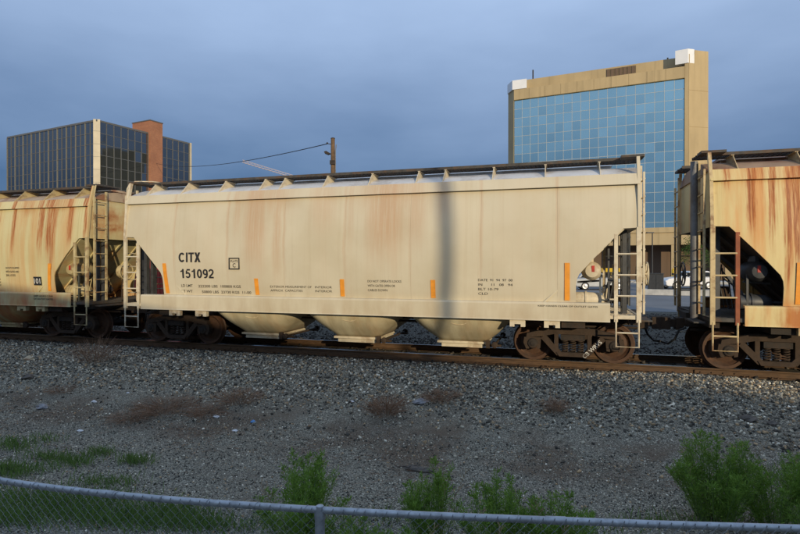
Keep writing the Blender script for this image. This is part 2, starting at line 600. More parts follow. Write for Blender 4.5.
def np_mesh(name, v, f, smooth=False):
    m = bpy.data.meshes.new(name)
    k = f.shape[1]
    m.vertices.add(len(v)); m.vertices.foreach_set('co', np.ascontiguousarray(v, np.float32).ravel())
    m.loops.add(f.size); m.loops.foreach_set('vertex_index', np.ascontiguousarray(f, np.int32).ravel())
    m.polygons.add(len(f)); m.polygons.foreach_set('loop_start', np.arange(0, f.size, k, dtype=np.int32))
    try:
        m.polygons.foreach_set('loop_total', np.full(len(f), k, np.int32))
    except Exception:
        pass
    if smooth:
        m.polygons.foreach_set('use_smooth', np.ones(len(f), bool))
    m.update(calc_edges=True)
    return m


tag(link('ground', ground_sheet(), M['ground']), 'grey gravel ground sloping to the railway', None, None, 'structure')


def stones(name, n, xr, yr, size, tints, weights, keep=None, sink=0.25, flat=0.75):
    """crushed stones: skewed eight-cornered chips lying on the terrain"""
    x = rng.uniform(*xr, n); y = rng.uniform(*yr, n)
    fx, fy = x - cam.location.x, y - CAM_Y
    Zc, Xc = -fx * math.sin(TH) + fy * math.cos(TH), fx * math.cos(TH) + fy * math.sin(TH)
    vis = np.abs(Xc) < 0.98 * Zc
    x, y = x[vis], y[vis]; n = len(x)
    if keep is not None:
        k = keep(x, y); x, y = x[k], y[k]; n = len(x)
    s = size[0] + (size[1] - size[0]) * rng.random(n) ** 2.2
    cube = np.array([(-1, -1, -1), (1, -1, -1), (1, 1, -1), (-1, 1, -1), (-1, -1, 1), (1, -1, 1), (1, 1, 1), (-1, 1, 1)], float) * 0.5
    v = cube[None] * rng.uniform(0.55, 1.15, (n, 8, 3))
    v *= np.stack([rng.uniform(0.8, 1.5, n), rng.uniform(0.6, 1.1, n), rng.uniform(0.45, 0.95, n) * flat / 0.75], -1)[:, None, :]
    q = rng.normal(size=(n, 4)); q[:, 1:3] *= 0.45
    q /= np.linalg.norm(q, axis=1)[:, None]
    w_, a, b, c = q.T
    Rm = np.stack([np.stack([1 - 2 * (b * b + c * c), 2 * (a * b - c * w_), 2 * (a * c + b * w_)], -1),
                   np.stack([2 * (a * b + c * w_), 1 - 2 * (a * a + c * c), 2 * (b * c - a * w_)], -1),
                   np.stack([2 * (a * c - b * w_), 2 * (b * c + a * w_), 1 - 2 * (a * a + b * b)], -1)], 1)
    v = np.einsum('nij,nkj->nki', Rm, v) * s[:, None, None]
    zc = gz(x, y) + s * (0.5 - sink) * rng.uniform(0.2, 1.0, n)
    v += np.stack([x, y, zc], -1)[:, None, :]
    fq = np.array([(0, 3, 2, 1), (4, 5, 6, 7), (0, 1, 5, 4), (1, 2, 6, 5), (2, 3, 7, 6), (3, 0, 4, 7)])
    f = (fq[None] + (np.arange(n) * 8)[:, None, None]).reshape(-1, 4)
    m = np_mesh(name, v.reshape(-1, 3), f)
    idx = rng.choice(len(tints), n, p=np.array(weights) / sum(weights))
    col = np.array(tints)[idx] * rng.uniform(0.7, 1.3, n)[:, None]
    col = np.concatenate([col, np.ones((n, 1))], 1).repeat(8, 0)
    at = m.attributes.new('tint', 'FLOAT_COLOR', 'POINT')
    at.data.foreach_set('color', col.astype(np.float32).ravel())
    return tag(link(name, m, M['stone']), None, None, None, 'stuff')


GREYS = [(0.22, 0.20, 0.155), (0.36, 0.33, 0.25), (0.52, 0.475, 0.36), (0.86, 0.80, 0.64), (0.45, 0.315, 0.175), (0.062, 0.057, 0.045)]
b1 = stones('ballast', 120000, (-20, 13), (-5.8, -1.0), (0.013, 0.055), GREYS, [4, 4, 2.4, 1.3, 3.0, 5.5],
            lambda x, y: rng.random(len(x)) < np.clip((y + 4.9 + 0.5 * vnoise(x * 0.7, y * 0.7, 5.0)) / 1.5, 0.05, 1))
b1['label'] = 'coarse crushed stone ballast along the track'
b2 = stones('gravel', 130000, (-13, 9), (-11.5, -5.0), (0.006, 0.026), GREYS, [5, 4, 1.6, 0.9, 1.0, 6], None, 0.3)
b2['label'] = 'fine grey gravel strewn between fence and track'
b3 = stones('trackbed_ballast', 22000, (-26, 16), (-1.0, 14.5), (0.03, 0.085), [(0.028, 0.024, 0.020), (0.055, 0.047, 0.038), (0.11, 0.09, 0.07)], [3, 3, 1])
b3['label'] = 'dark ballast under and beyond the train'

# parking lot behind the track
def parking_lot():
    rows = []
    for yy in (15.5, 17, 20, 30, 45, 60, 90, 110):
        rows.append([(xx, yy, float(gz(xx, yy)) + 0.02) for xx in (-70, -40, -20, 0, 20, 40, 70, 110)])
    return MB().grid(rows)


lot = tag(part('parking_lot', parking_lot(), M['asphalt'], None), 'grey asphalt parking lot beyond the train', None, None, 'structure')

# ------------------------------------------------------------------ railway track
track = tag(empty('railway_track'), 'rusty standard gauge railway track in crushed stone', None, None, 'structure')
RAILP = [(-0.075, -0.172), (0.075, -0.172), (0.07, -0.158), (0.012, -0.14), (0.010, -0.05), (0.035, -0.038), (0.036, -0.006), (0.028, 0.0), (-0.028, 0.0), (-0.036, -0.006), (-0.035, -0.038), (-0.010, -0.05), (-0.012, -0.14), (-0.07, -0.158)]
for s in (-1, 1):
    part('rail', MB().prism([(p[0] + s * 0.753, p[1]) for p in RAILP], 'x', -120, 90), M['rail'], track)
tie_me = MB().box(-0.11, 0.11, -1.3, 1.3, -0.33, -0.165).mesh('sleeper')
for k in range(96):
    t_ = link('sleeper', tie_me, M['sleeper'], track, (-31 + k * 0.52 + random.uniform(-.04, .04), random.uniform(-.05, .05), random.uniform(-.012, .004)))
plate_me = MB().box(-0.09, 0.09, -0.17, 0.17, -0.1655, -0.150)
for (a, b) in ((-0.05, -0.10), (0.05, 0.10), (0.05, -0.115)):
    plate_me.box(a - 0.014, a + 0.014, b - 0.02, b + 0.02, -0.15, -0.128)
plate_me = plate_me.mesh('tie_plate')
for k in range(8, 80):
    link('tie_plate', plate_me, M['rail'], track, (-31 + k * 0.52, -0.753, 0.006))
bar_me = MB().box(-0.45, 0.45, -0.803, -0.775, -0.14, -0.055)
for k in range(4):
    bar_me.tube([(-0.33 + k * 0.22, -0.83, -0.095), (-0.33 + k * 0.22, -0.76, -0.095)], 0.017, 6)
bm_ = bar_me.mesh('joint_bar')
for xj in (3.3, -8.6):
    link('joint_bar', bm_, M['rail'], track, (xj, 0, 0))

# ------------------------------------------------------------------ covered hopper cars
HL = 6.75                       # half body length
PW = 2 * HL / 8                 # side sheet width


def ys(z):
    return 1.62 - 0.07 * (z - 2.6) ** 2


_cache = {}


def cached(key, fn, mat, smooth=None):
    k = (key, mat.name)
    if k not in _cache:
        m = fn().mesh(key, smooth)
        m.materials.append(mat)
        _cache[k] = m
    return _cache[k]


CUT = [(4.005, 6.75), (3.7, 6.75), (3.4, 6.75), (3.05, 6.75), (3.035, 6.42), (2.8, 6.20), (2.55, 5.965), (2.3, 5.735), (2.05, 5.52), (1.93, 5.47), (1.8, 5.455), (1.6, 5.455), (1.41, 5.455)]


def side_panel(i, s):
    x0, x1 = -HL + i * PW + 0.0012, -HL + (i + 1) * PW - 0.0012
    if i in (0, 7):
        rows_z = CUT
    else:
        rows_z = [(4.005 - 2.595 * k / 12, 0) for k in range(13)]
    rows = []
    nx = 8
    for z, lim in rows_z:
        a, b = x0, x1
        if i == 7: b = lim
        if i == 0: a = -lim
        r = []
        for k in range(nx + 1):
            u = k / nx
            x = a + (b - a) * u
            ub = (x - x0) / (x1 - x0)
            bulge = 0.012 * math.sin(math.pi * min(max(ub, 0), 1)) + 0.004 * math.sin(x * 5.1 + z * 3.7 + s)
            r.append((x, s * (ys(z) + bulge), z))
        rows.append(r)
    m = MB().grid(rows)
    # folded edge, 3 cm deep, all round the sheet
    n = nx + 1
    loop = [(0, k) for k in range(n)] + [(j, n - 1) for j in range(1, len(rows))] + [(len(rows) - 1, k) for k in range(n - 2, -1, -1)] + [(j, 0) for j in range(len(rows) - 2, 0, -1)]
    o = len(m.v)
    for (j, k) in loop:
        p = rows[j][k]
        m.v.append((p[0], p[1] - s * 0.03, p[2]))
    L = len(loop)
    for q in range(L):
        a, b = loop[q], loop[(q + 1) % L]
        m.f.append((a[0] * n + a[1], b[0] * n + b[1], o + (q + 1) % L, o + q))
    return m


def roof_profile():
    pts = []
    for k in range(9):
        u = k / 8
        pts.append((-1.415 + 0.965 * u, 4.215 + 0.285 * math.sin(u * math.pi / 2)))
    return pts + [(-p[0], p[1]) for p in reversed(pts)]


def roof_mb():
    pr = roof_profile()
    rows = []
    for k in range(33):
        x = -HL + 2 * HL * k / 32
        rows.append([(x, y, z + 0.008 * math.sin(x * 3.7 / 1.1) ** 2) for y, z in pr])
    m = MB().grid(rows)
    for s, kk in ((-1, 0), (1, 32)):
        x = -HL if s < 0 else HL
        m.prism(pr, 'x', x - 0.01, x + 0.01)
    return m


def end_wall(s):
    zs = [4.0, 3.7, 3.4, 3.04]
    poly = [(-ys(z) + 0.03, z) for z in reversed(zs)] + [p for p in roof_profile()] + [(ys(z) - 0.03, z) for z in zs]
    x = s * (HL - 0.035)
    m = MB().prism(poly, 'x', x - 0.012, x + 0.012)
    return m


def slope_sheet(s):
    m = MB()
    a, b = (s * 6.42, 3.035), (s * 4.55, 1.22)
    nx, nz = -(b[1] - a[1]), (b[0] - a[0])
    l = math.hypot(nx, nz); nx, nz = nx / l * 0.03, nz / l * 0.03
    m.prism([a, b, (b[0] + nx, b[1] + nz), (a[0] + nx, a[1] + nz)], 'y', -1.56, 1.56)
    m.box(min(s * 6.40, s * 6.72), max(s * 6.40, s * 6.72), -1.56, 1.56, 3.04, 3.07)
    for y in (-0.75, 0.0, 0.75):
        d = Vector((b[0] - a[0], 0, b[1] - a[1])).normalized()
        n = Vector((-d.z, 0, d.x)) * (1 if s < 0 else -1)
        pa, pb = Vector((a[0], y, a[1])) , Vector((b[0], y, b[1]))
        w = n * 0.07
        if w.z > 0: w = -w
        m.add([pa + Vector((0, -.03, 0)), pa + Vector((0, .03, 0)), pb + Vector((0, .03, 0)), pb + Vector((0, -.03, 0)),
               pa + w + Vector((0, -.03, 0)), pa + w + Vector((0, .03, 0)), pb + w + Vector((0, .03, 0)), pb + w + Vector((0, -.03, 0))],
              [(0, 1, 2, 3), (4, 7, 6, 5), (0, 4, 5, 1), (1, 5, 6, 2), (2, 6, 7, 3), (3, 7, 4, 0)])
    return m


def bay_mb():
    secs = [(1.36, 1.31, 1.50, 0.25), (1.12, 1.27, 1.47, 0.36), (0.92, 1.18, 1.40, 0.44), (0.74, 1.04, 1.27, 0.46), (0.58, 0.87, 1.10, 0.42), (0.46, 0.72, 0.94, 0.34), (0.37, 0.60, 0.82, 0.22)]
    return MB().loft([rrect(0, 0, hx, hy, z, r, 8) for z, hx, hy, r in secs])


def outlet_mb():
    return MB().box(-0.62, 0.62, -0.86, 0.86, 0.32, 0.375).box(-0.52, 0.52, -0.80, 0.80, 0.22, 0.319)


def capstan_mb():
    m = MB()
    for s in (-1, 1):
        m.lathe([(0.05, -0.06), (0.075, -0.05), (0.075, 0.03), (0.045, 0.05)], (0.82, s * 0.98, 0.33), 'y', 10)
    m.tube([(0.82, -0.95, 0.33), (0.82, 0.95, 0.33)], 0.028, 8)
    m.box(0.64, 0.95, -0.80, -0.72, 0.27, 0.31).box(0.64, 0.95, 0.72, 0.80, 0.27, 0.31)
    m.box(0.60, 0.70, -0.95, -0.86, 0.24, 0.42)
    return m


def running_board():
    m = MB()
    for s in (-1, 1):
        y0, y1 = sorted((s * 0.50, s * 1.02))
        m.box(-HL - 0.12, HL + 0.12, y0, y0 + 0.03, 4.60, 4.665)
        m.box(-HL - 0.12, HL + 0.12, y1 - 0.03, y1, 4.60, 4.665)
        k = 0
        x = -HL - 0.10
        while x < HL + 0.1:
            m.box(x, x + 0.028, y0 + 0.03, y1 - 0.03, 4.615, 4.655)
            x += 0.095
        for q in (0.17, 0.34):
            m.box(-HL - 0.12, HL + 0.12, y0 + q, y0 + q + 0.02, 4.612, 4.650)
    for s in (-1, 1):                                             # latitudinal boards at the ends
        x0, x1 = sorted((s * (HL - 0.35), s * (HL + 0.12)))
        m.box(x0, x1, -1.35, -1.02, 4.605, 4.655).box(x0, x1, 1.02, 1.35, 4.605, 4.655)
    return m


def hatch_mb():
    m = MB().box(-HL + 0.5, HL - 0.5, -0.36, 0.36, 4.49, 4.60)
    m.prism([(-0.40, 4.60), (0.40, 4.60), (0.25, 4.66), (-0.25, 4.66)], 'x', -HL + 0.45, HL - 0.45)
    return m


def bracket_mb(s):
    m = MB()
    m.prism([(s * 1.40, 4.225), (s * 0.62, 4.47), (s * 0.55, 4.598), (s * 1.02, 4.598)], 'x', -0.007, 0.007)
    m.box(-0.03, 0.03, min(s * 0.52, s * 1.02), max(s * 0.52, s * 1.02), 4.585, 4.5995)
    return m


def sill_mb(s):
    y0, y1 = s * 1.655, s * 1.52
    poly = [(y0, 1.05), (y0, 1.385), (y0 - s * 0.02, 1.425), (y1, 1.435), (y1, 1.41), (y0 - s * 0.03, 1.37), (y0 - s * 0.03, 1.045), (y1, 1.045), (y1, 1.02), (y0 + s * 0.01, 1.02)]
    return MB().prism(poly, 'x', -6.15, 6.15)


def underframe_mb():
    m = MB().box(-6.95, 6.95, -0.34, 0.34, 0.84, 1.16)
    for s in (-1, 1):
        m.box(min(s * 5.15, s * 5.65), max(s * 5.15, s * 5.65), -1.50, 1.50, 0.86, 1.05)
        m.box(min(s * 6.55, s * 6.74), max(s * 6.55, s * 6.74), -1.45, 1.45, 0.95, 1.14)
    return m


def platform_mb(s):
    x0, x1 = sorted((s * 5.35, s * 6.76))
    m = MB()
    m.box(x0, x1, -1.60, -1.56, 1.09, 1.17).box(x0, x1, 1.56, 1.60, 1.09, 1.17)
    m.box(min(s * 6.70, s * 6.76), max(s * 6.70, s * 6.76), -1.56, 1.56, 1.09, 1.17)
    y = -1.54
    while y < 1.5:
        m.box(x0, x1 - 0.07, y, y + 0.05, 1.141, 1.165)
        y += 0.11
    return m


def stile(x, y, z0, z1, w=0.06, d=0.02):
    return MB().box(x - w / 2, x + w / 2, y - d / 2, y + d / 2, z0, z1)


def coupler_mb():
    m = MB().box(6.95, 7.12, -0.16, 0.16, 0.74, 1.02)
    m.box(7.12, 7.25, -0.10, 0.10, 0.80, 0.98)
    m.prism([(7.20, -0.17), (7.38, -0.20), (7.47, -0.12), (7.44, -0.02), (7.36, 0.02), (7.37, 0.10), (7.47, 0.13), (7.47, 0.19), (7.24, 0.20)], 'z', 0.75, 1.03)
    return m


def wheel_mb():
    """lathe about y, tread outward at -y, flange inside"""
    prof = [(0.07, -0.10), (0.13, -0.095), (0.14, -0.03), (0.30, 0.005), (0.37, -0.045), (0.372, -0.075), (0.435, -0.078), (0.44, -0.06), (0.447, 0.035), (0.475, 0.05), (0.478, 0.066), (0.46, 0.075), (0.38, 0.07), (0.30, 0.03), (0.14, 0.055), (0.07, 0.06)]
    return MB().lathe(prof, (0, 0, 0), 'y', 48)


def frame_mb():
    """one cast truck side frame in x-z, thickness along y"""
    m = MB()
    a, b = -0.075, 0.075
    m.prism([(-1.02, 0.66), (-0.70, 0.74), (-0.45, 0.80), (0.45, 0.80), (0.70, 0.74), (1.02, 0.66), (1.04, 0.56), (0.68, 0.60), (0.42, 0.66), (-0.42, 0.66), (-0.68, 0.60), (-1.04, 0.56)], 'y', a, b)
    for s in (-1, 1):
        m.bar((s * 0.66, 0.60), (s * 0.30, 0.21), 0.13, 'y', a + 0.003, b - 0.003)
        m.box(s * 0.36 - 0.045, s * 0.36 + 0.045, a + 0.006, b - 0.006, 0.24, 0.68)
        m.prism([(s * 0.70, 0.57), (s * 1.08, 0.57), (s * 1.10, 0.44), (s * 1.04, 0.30), (s * 0.97, 0.30), (s * 0.97, 0.42), (s * 0.80, 0.42), (s * 0.79, 0.30), (s * 0.72, 0.32)][::s], 'y', a - 0.004, b + 0.004)
    m.prism([(-0.36, 0.25), (-0.30, 0.155), (0.30, 0.155), (0.36, 0.25)], 'y', a - 0.02, b + 0.02)
    return m


def spring_mb():
    pts = []
    for k in range(46):
        a = k * 2 * math.pi / 9
        pts.append((0.062 * math.cos(a), 0.062 * math.sin(a), 0.255 + 0.27 * k / 45))
    return MB().tube(pts, 0.017, 6)


def bolster_mb():
    m = MB().box(-0.26, 0.26, -1.14, 1.14, 0.53, 0.655).box(-0.20, 0.20, -0.9, 0.9, 0.655, 0.80)
    m.lathe([(0.2, 0.80), (0.2, 0.86)], (0, 0, 0), 'z', 20)
    return m


def truck(parent, x):
    t = link('truck', cached('truck', bolster_mb, M['steel_dark']), None, parent, (x, 0, 0))
    for s in (-1, 1):
        link('side_frame', cached('side_frame', frame_mb, M['steel_rust']), None, t, (0, s * 1.03, 0))
        for k in (-1, 0, 1):
            link('spring', cached('spring', spring_mb, M['steel_rust'], 40), None, t, (k * 0.17, s * 1.04, 0))
        for a in (-0.89, 0.89):
            w = link('wheel', cached('wheel', wheel_mb, M['wheel'], 35), None, t, (a, s * 0.755, 0.44))
            if s > 0: w.rotation_euler = (0, 0, math.pi)
            link('bearing_cap', cached('bearing_cap', lambda: MB().lathe([(0.125, -0.06), (0.125, 0.02), (0.10, 0.05), (0.05, 0.06), (0.05, 0.075), (0.02, 0.08)], (0, 0, 0), 'y', 16), M['steel_dark'], 30), None, t, (a, s * 1.09, 0.43), 0 if s > 0 else math.pi)
            link('brake_shoe', cached('brake_shoe', lambda: MB().prism([(0.47, -0.20), (0.53, -0.22), (0.58, 0), (0.53, 0.22), (0.47, 0.20), (0.50, 0)], 'y', -0.05, 0.05), M['steel_dark']), None, t, (a, s * 0.75, 0.44), 0 if a < 0 else math.pi)
    for a in (-0.89, 0.89):
        link('axle', cached('axle', lambda: MB().tube([(0, -1.08, 0.44), (0, 1.08, 0.44)], 0.075, 12), M['steel_dark'], 40), None, t, (a, 0, 0))
    return t


def text_part(parent, s, x0, x1, z0, h, mat, yoff=0.007, bold=0.012, name='lettering', surf=None, rot=None, label=None):
    """lettering laid on the curved side sheet: x0..x1 is the width, z0 the foot, h the cap height"""
    cu = bpy.data.curves.new('text', 'FONT')
    cu.body = s
    cu.size = 1.0
    cu.offset = bold
    cu.resolution_u = 3
    tmp = bpy.data.objects.new('text', cu)
    COL.objects.link(tmp)
    dg = bpy.context.evaluated_depsgraph_get()
    me = bpy.data.meshes.new_from_object(tmp.evaluated_get(dg))
    bpy.data.objects.remove(tmp)
    bpy.data.curves.remove(cu)
    n = len(me.vertices)
    co = np.empty(n * 3); me.vertices.foreach_get('co', co); co = co.reshape(-1, 3)
    lo, hi = co.min(0), co.max(0)
    x = x0 + (co[:, 0] - lo[0]) / (hi[0] - lo[0]) * (x1 - x0)
    z = z0 + (co[:, 1] - lo[1]) / (hi[1] - lo[1]) * h
    if surf is None:
        ub = ((x + HL) % PW) / PW
        y = -(1.62 - 0.07 * (z - 2.6) ** 2 + 0.012 * np.sin(np.pi * ub) + 0.004 * np.sin(x * 5.1 + z * 3.7 - 1)) - yoff
    else:
        y = np.full(n, surf)
    if rot:
        cx, cz = (x0 + x1) / 2, z0 + h / 2
        dx, dz = x - cx, z - cz
        x, z = cx + dx * math.cos(rot) - dz * math.sin(rot), cz + dx * math.sin(rot) + dz * math.cos(rot)
    me.vertices.foreach_set('co', np.stack([x, y, z], 1).ravel())
    me.materials.clear()
    me.update()
    o = link(name, me, mat, parent)
    if label:
        o['label'] = label
    return o


def decal(parent, name, x0, x1, z0, z1, mat, lean=0.0, yoff=0.010):
    rows = []
    for k in range(7):
        z = z0 + (z1 - z0) * k / 6
        rows.append([(x + lean * (1 - k / 6), -(ys(z) + 0.013) - yoff, z) for x in (x0, x1)])
    m = MB().grid(rows)
    m.grid([[(p[0], p[1] + 0.012, p[2]) for p in r][::-1] for r in rows])
    return part(name, m, mat, parent)


BRK = [-6.2, -5.04, -3.82, -2.57, -1.97, -0.72, 0.52, 1.75, 2.42, 3.6, 4.79, 5.97]


def hopper_car(x0, label, paint, roofpaint, trim, gear_end, stripes, stile_mats=None, gear_mat=None, loop_end=0, slope_mat=None, bay_paint=None):
    car = tag(empty('hopper_car', (x0, 0, 0)), label, 'hopper car', 'covered hopper cars of the train')
    for i in range(8):
        for s in (-1, 1):
            part('side_panel', side_panel(i, s), paint, car, 40)
    for s in (-1, 1):
        fp = [(s * 1.575, 3.985), (s * 1.49, 4.225), (s * 1.40, 4.225), (s * 1.42, 3.985)]
        part('roof_fascia', MB().prism(fp, 'x', -HL, HL), paint, car)
        part('side_sill', sill_mb(s), paint, car)
    part('roof', roof_mb(), roofpaint, car, 40)
    part('roof_hatch', hatch_mb(), roofpaint, car)
    rb = part('running_board', running_board(), M['board'], car)
    for s in (-1, 1):
        for bx in BRK:
            link('bracket', cached('bracket%d' % s, lambda: bracket_mb(s), trim), None, rb, (bx, 0, 0))
        part('end_wall', end_wall(s), paint, car)
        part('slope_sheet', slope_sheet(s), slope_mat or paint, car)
        part('end_platform', platform_mb(s), M['board'] if trim is not M['cream_trim'] else trim, car)
    for k, bx in enumerate((-2.8, 0.0, 2.8)):
        b = link('hopper_bay', cached('hopper_bay', bay_mb, bay_paint or paint, 40), None, car, (bx, 0, 0))
        link('outlet_gate', cached('outlet_gate', outlet_mb, trim), None, b)
        link('gate_capstan', cached('gate_capstan', capstan_mb, M['steel_rust'], 40), None, b)
        hp = [(0.20 * math.cos(a * math.pi / 10) + (0.02 if 5 < a < 15 else 0), -1.425 - 0.012 + 0.10 * (0.10 * math.sin(a * math.pi / 10) < 0), 0.90 + 0.07 * math.sin(a * math.pi / 10)) for a in range(21)]
        hp = [(x, -(1.36 + (z - 0.92) * 0.4) - 0.02, z) for x, y, z in hp]
        part('inspection_loop', MB().tube(hp, 0.010, 5), trim, b, 60)
    part('underframe', underframe_mb(), M['steel_dark'], car)
    # brake rod and train line under the sill
    part('train_line', MB().tube([(-6.9, -0.55, 0.80), (6.9, -0.55, 0.80)], 0.03, 8), M['steel_dark'], car, 40)
    for jx in (-5.05, -4.2, 4.2, 4.95):
        part('jacking_pad', MB().prism([(jx - 0.17, 0.86), (jx - 0.17, 1.018), (jx + 0.17, 1.018), (jx + 0.17, 0.86), (jx + 0.07, 0.86), (jx + 0.07, 0.92), (jx - 0.07, 0.92), (jx - 0.07, 0.86)], 'y', -1.62, -1.50), trim, car)
    for s in (-1, 1):
        for fy in (-1, 1):
            sm = (stile_mats or {}).get((s, fy), (trim, trim))
            # corner post, from the stirrup to the running board
            cp = part('corner_post', MB().box(s * 6.72 - 0.045, s * 6.72 + 0.045, fy * 1.60 - 0.03, fy * 1.60 + 0.03, 1.03, 3.06), sm[0], car)
            part('corner_post', MB().prism([(fy * 1.635, 3.06), (fy * 1.575, 3.06), (fy * 1.47, 4.02), (fy * 1.33, 4.60), (fy * 1.41, 4.60), (fy * 1.56, 4.02)], 'x', s * 6.70, s * 6.765), paint if s > 0 else sm[0], car)
            ld = part('ladder', stile(s * 6.27, fy * 1.60, 1.03, 2.92, 0.075, 0.05), sm[1], car)
            for z in (1.59, 2.04, 2.49):
                link('rung', cached('side_rung%d' % s, lambda: MB().tube([(s * 6.28, 0, 0), (s * 6.70, 0, 0)], 0.019, 6), trim), None, ld, (0, fy * 1.615, z))
            st = MB().tube([(s * 6.27, fy * 1.62, 1.08), (s * 6.27, fy * 1.62, 0.50), (s * 6.72, fy * 1.62, 0.50), (s * 6.72, fy * 1.62, 1.08)], 0.021, 6)
            st.tube([(s * 6.27, fy * 1.62, 0.80), (s * 6.72, fy * 1.62, 0.80)], 0.019, 6)
            part('sill_step', st, trim, car)
            # ladder on the end wall
            el = part('end_ladder', MB().box(s * 6.84 - 0.02, s * 6.84 + 0.02, fy * 1.03 - 0.03, fy * 1.03 + 0.03, 1.2, 4.45).box(s * 6.84 - 0.02, s * 6.84 + 0.02, fy * 1.45 - 0.03, fy * 1.45 + 0.03, 1.2, 4.25), trim, car)
            for k in range(8):
                link('rung', cached('end_rung', lambda: MB().tube([(0, -0.21, 0), (0, 0.21, 0)], 0.017, 6), trim), None, el, (s * 6.86, fy * 1.24, 1.45 + 0.38 * k))
            hr = [(s * 6.82, fy * 1.46, 4.15), (s * 6.83, fy * 1.42, 4.55), (s * 6.80, fy * 1.36, 4.70), (s * 6.70, fy * 1.25, 4.78), (s * 6.35, fy * 1.0, 4.80), (s * 6.15, fy * 0.86, 4.78), (s * 6.10, fy * 0.82, 4.65)]
            if s == loop_end:
                part('handhold', MB().tube([(a, b, c - 0.10 if c > 4.5 else c) for a, b, c in hr], 0.017, 8), trim, car, 60)
        # posts carrying the end wall
        for y in (-1.03, -0.78, 0.78, 1.03):
            part('end_post', MB().box(s * 6.50 - 0.05, s * 6.50 + 0.05, y - 0.055, y + 0.055, 1.165, 3.04), M['pipe_grey'], car)
        cpl = part('coupler', coupler_mb(), M['steel_rust'], car)
        if s < 0:
            cpl.rotation_euler = (0, 0, math.pi)
        h = [(s * 6.95, s * 0.34, 0.82), (s * 7.10, s * 0.38, 0.76), (s * 7.18, s * 0.34, 0.55), (s * 7.30, s * 0.22, 0.42), (s * 7.41, s * 0.06, 0.44)]
        part('air_hose', MB().tube(h, 0.026, 8), M['hose'], car, 60)
        truck(car, s * 5.4)
    # brake equipment at one end
    g = gear_end
    gm = gear_mat or trim
    tank = MB().lathe([(0.02, -0.40), (0.14, -0.38), (0.21, -0.28), (0.21, 0.28), (0.14, 0.38), (0.02, 0.40)], (0, 0, 0), 'y', 20)
    tk = part('air_reservoir', tank, gm, car, 40, (g * 5.80, -0.98, 2.12))
    part('decal', MB().box(g * 0.02 - 0.03, g * 0.02 + 0.03, -0.405, -0.40, -0.02, 0.12), M['red_tag'], tk)
    part('reservoir_bracket', MB().box(g * 5.80 - 0.04, g * 5.80 + 0.04, -1.2, -0.75, 2.28, 2.44).box(g * 5.98 - 0.02, g * 5.98 + 0.02, -1.22, -1.18, 1.16, 2.1), gm, car)
    bc = MB().lathe([(0.02, -0.33), (0.17, -0.32), (0.175, -0.12), (0.195, -0.12), (0.195, -0.08), (0.17, -0.08), (0.16, 0.16), (0.08, 0.28), (0.03, 0.30), (0.03, 0.55)], (g * 5.78, -1.05, 1.47), 'x', 18)
    part('brake_cylinder', bc, gm, car, 40)
    part('brake_lever', MB().bar((g * 6.02, 1.62), (g * 6.30, 2.02), 0.06, 'y', -1.10, -1.07).bar((g * 5.50, 1.86), (g * 6.0, 1.90), 0.045, 'y', -1.02, -0.98), M['pipe_grey'], car)
    part('valve_stand', MB().box(g * 6.16 - 0.02, g * 6.16 + 0.02, -1.16, -1.10, 1.17, 2.62), M['pipe_grey'], car)
    vm = MB().box(g * 6.25 - 0.12, g * 6.25 + 0.12, -0.62, -0.36, 1.36, 1.62).box(g * 6.22 - 0.08, g * 6.22 + 0.08, -0.58, -0.40, 1.62, 1.78)
    vm.lathe([(0.07, 0), (0.09, 0.03), (0.09, 0.12), (0.04, 0.16)], (g * 6.37, -0.5, 1.48), 'x', 12)
    part('brake_valve', vm, M['steel_rust'], car)
    pm = MB()
    for k in range(5):
        pm.tube([(g * 5.5, -1.25 + 0.14 * k, 1.26 + 0.05 * k), (g * 5.9, -1.22 + 0.14 * k, 1.30 + 0.04 * k), (g * (6.05 + 0.05 * k), -1.1 + 0.12 * k, 1.30), (g * (6.1 + 0.06 * k), -1.0 + 0.1 * k, 1.75 + 0.1 * (k % 3)), (g * 6.3, -0.8 + 0.05 * k, 1.95 + 0.08 * k)], 0.016, 6)
    part('brake_pipe', pm, gm, car, 60)
    # hand brake housing, wheel and chain on the end
    hb = part('brake_housing', MB().lathe([(0.02, -0.02), (0.20, 0.0), (0.22, 0.06), (0.18, 0.16), (0.05, 0.18)][::1], (g * 6.82, -0.45, 2.05), 'x', 20), gm, car, 40)
    bw = MB()
    ring = [(g * 7.04, -0.45 + 0.26 * math.cos(a * math.pi / 12), 2.05 + 0.26 * math.sin(a * math.pi / 12)) for a in range(25)]
    bw.tube(ring, 0.018, 6)
    for a in range(5):
        an = a * 2 * math.pi / 5
        bw.tube([(g * 7.03, -0.45, 2.05), (g * 7.04, -0.45 + 0.26 * math.cos(an), 2.05 + 0.26 * math.sin(an))], 0.014, 6)
    bw.tube([(g * 6.98, -0.45, 2.05), (g * 7.06, -0.45, 2.05)], 0.04, 8)
    part('brake_wheel', bw, gm, car, 60)
    part('brake_chain', MB().tube([(g * 6.88, -0.45, 1.85), (g * 6.88, -0.47, 1.4), (g * 6.90, -0.5, 1.15)], 0.018, 6), M['steel_rust'], car)
    part('crossover_step', MB().box(min(g * 6.80, g * 7.02), max(g * 6.80, g * 7.02), -1.40, -0.55, 1.03, 1.06), M['board'], car)
    for (xs, lean) in stripes:
        decal(car, 'reflector_stripe', xs - 0.055, xs + 0.055, 1.47, 2.30 if abs(xs) > 5 else 1.90, M['orange'], lean)
    return car


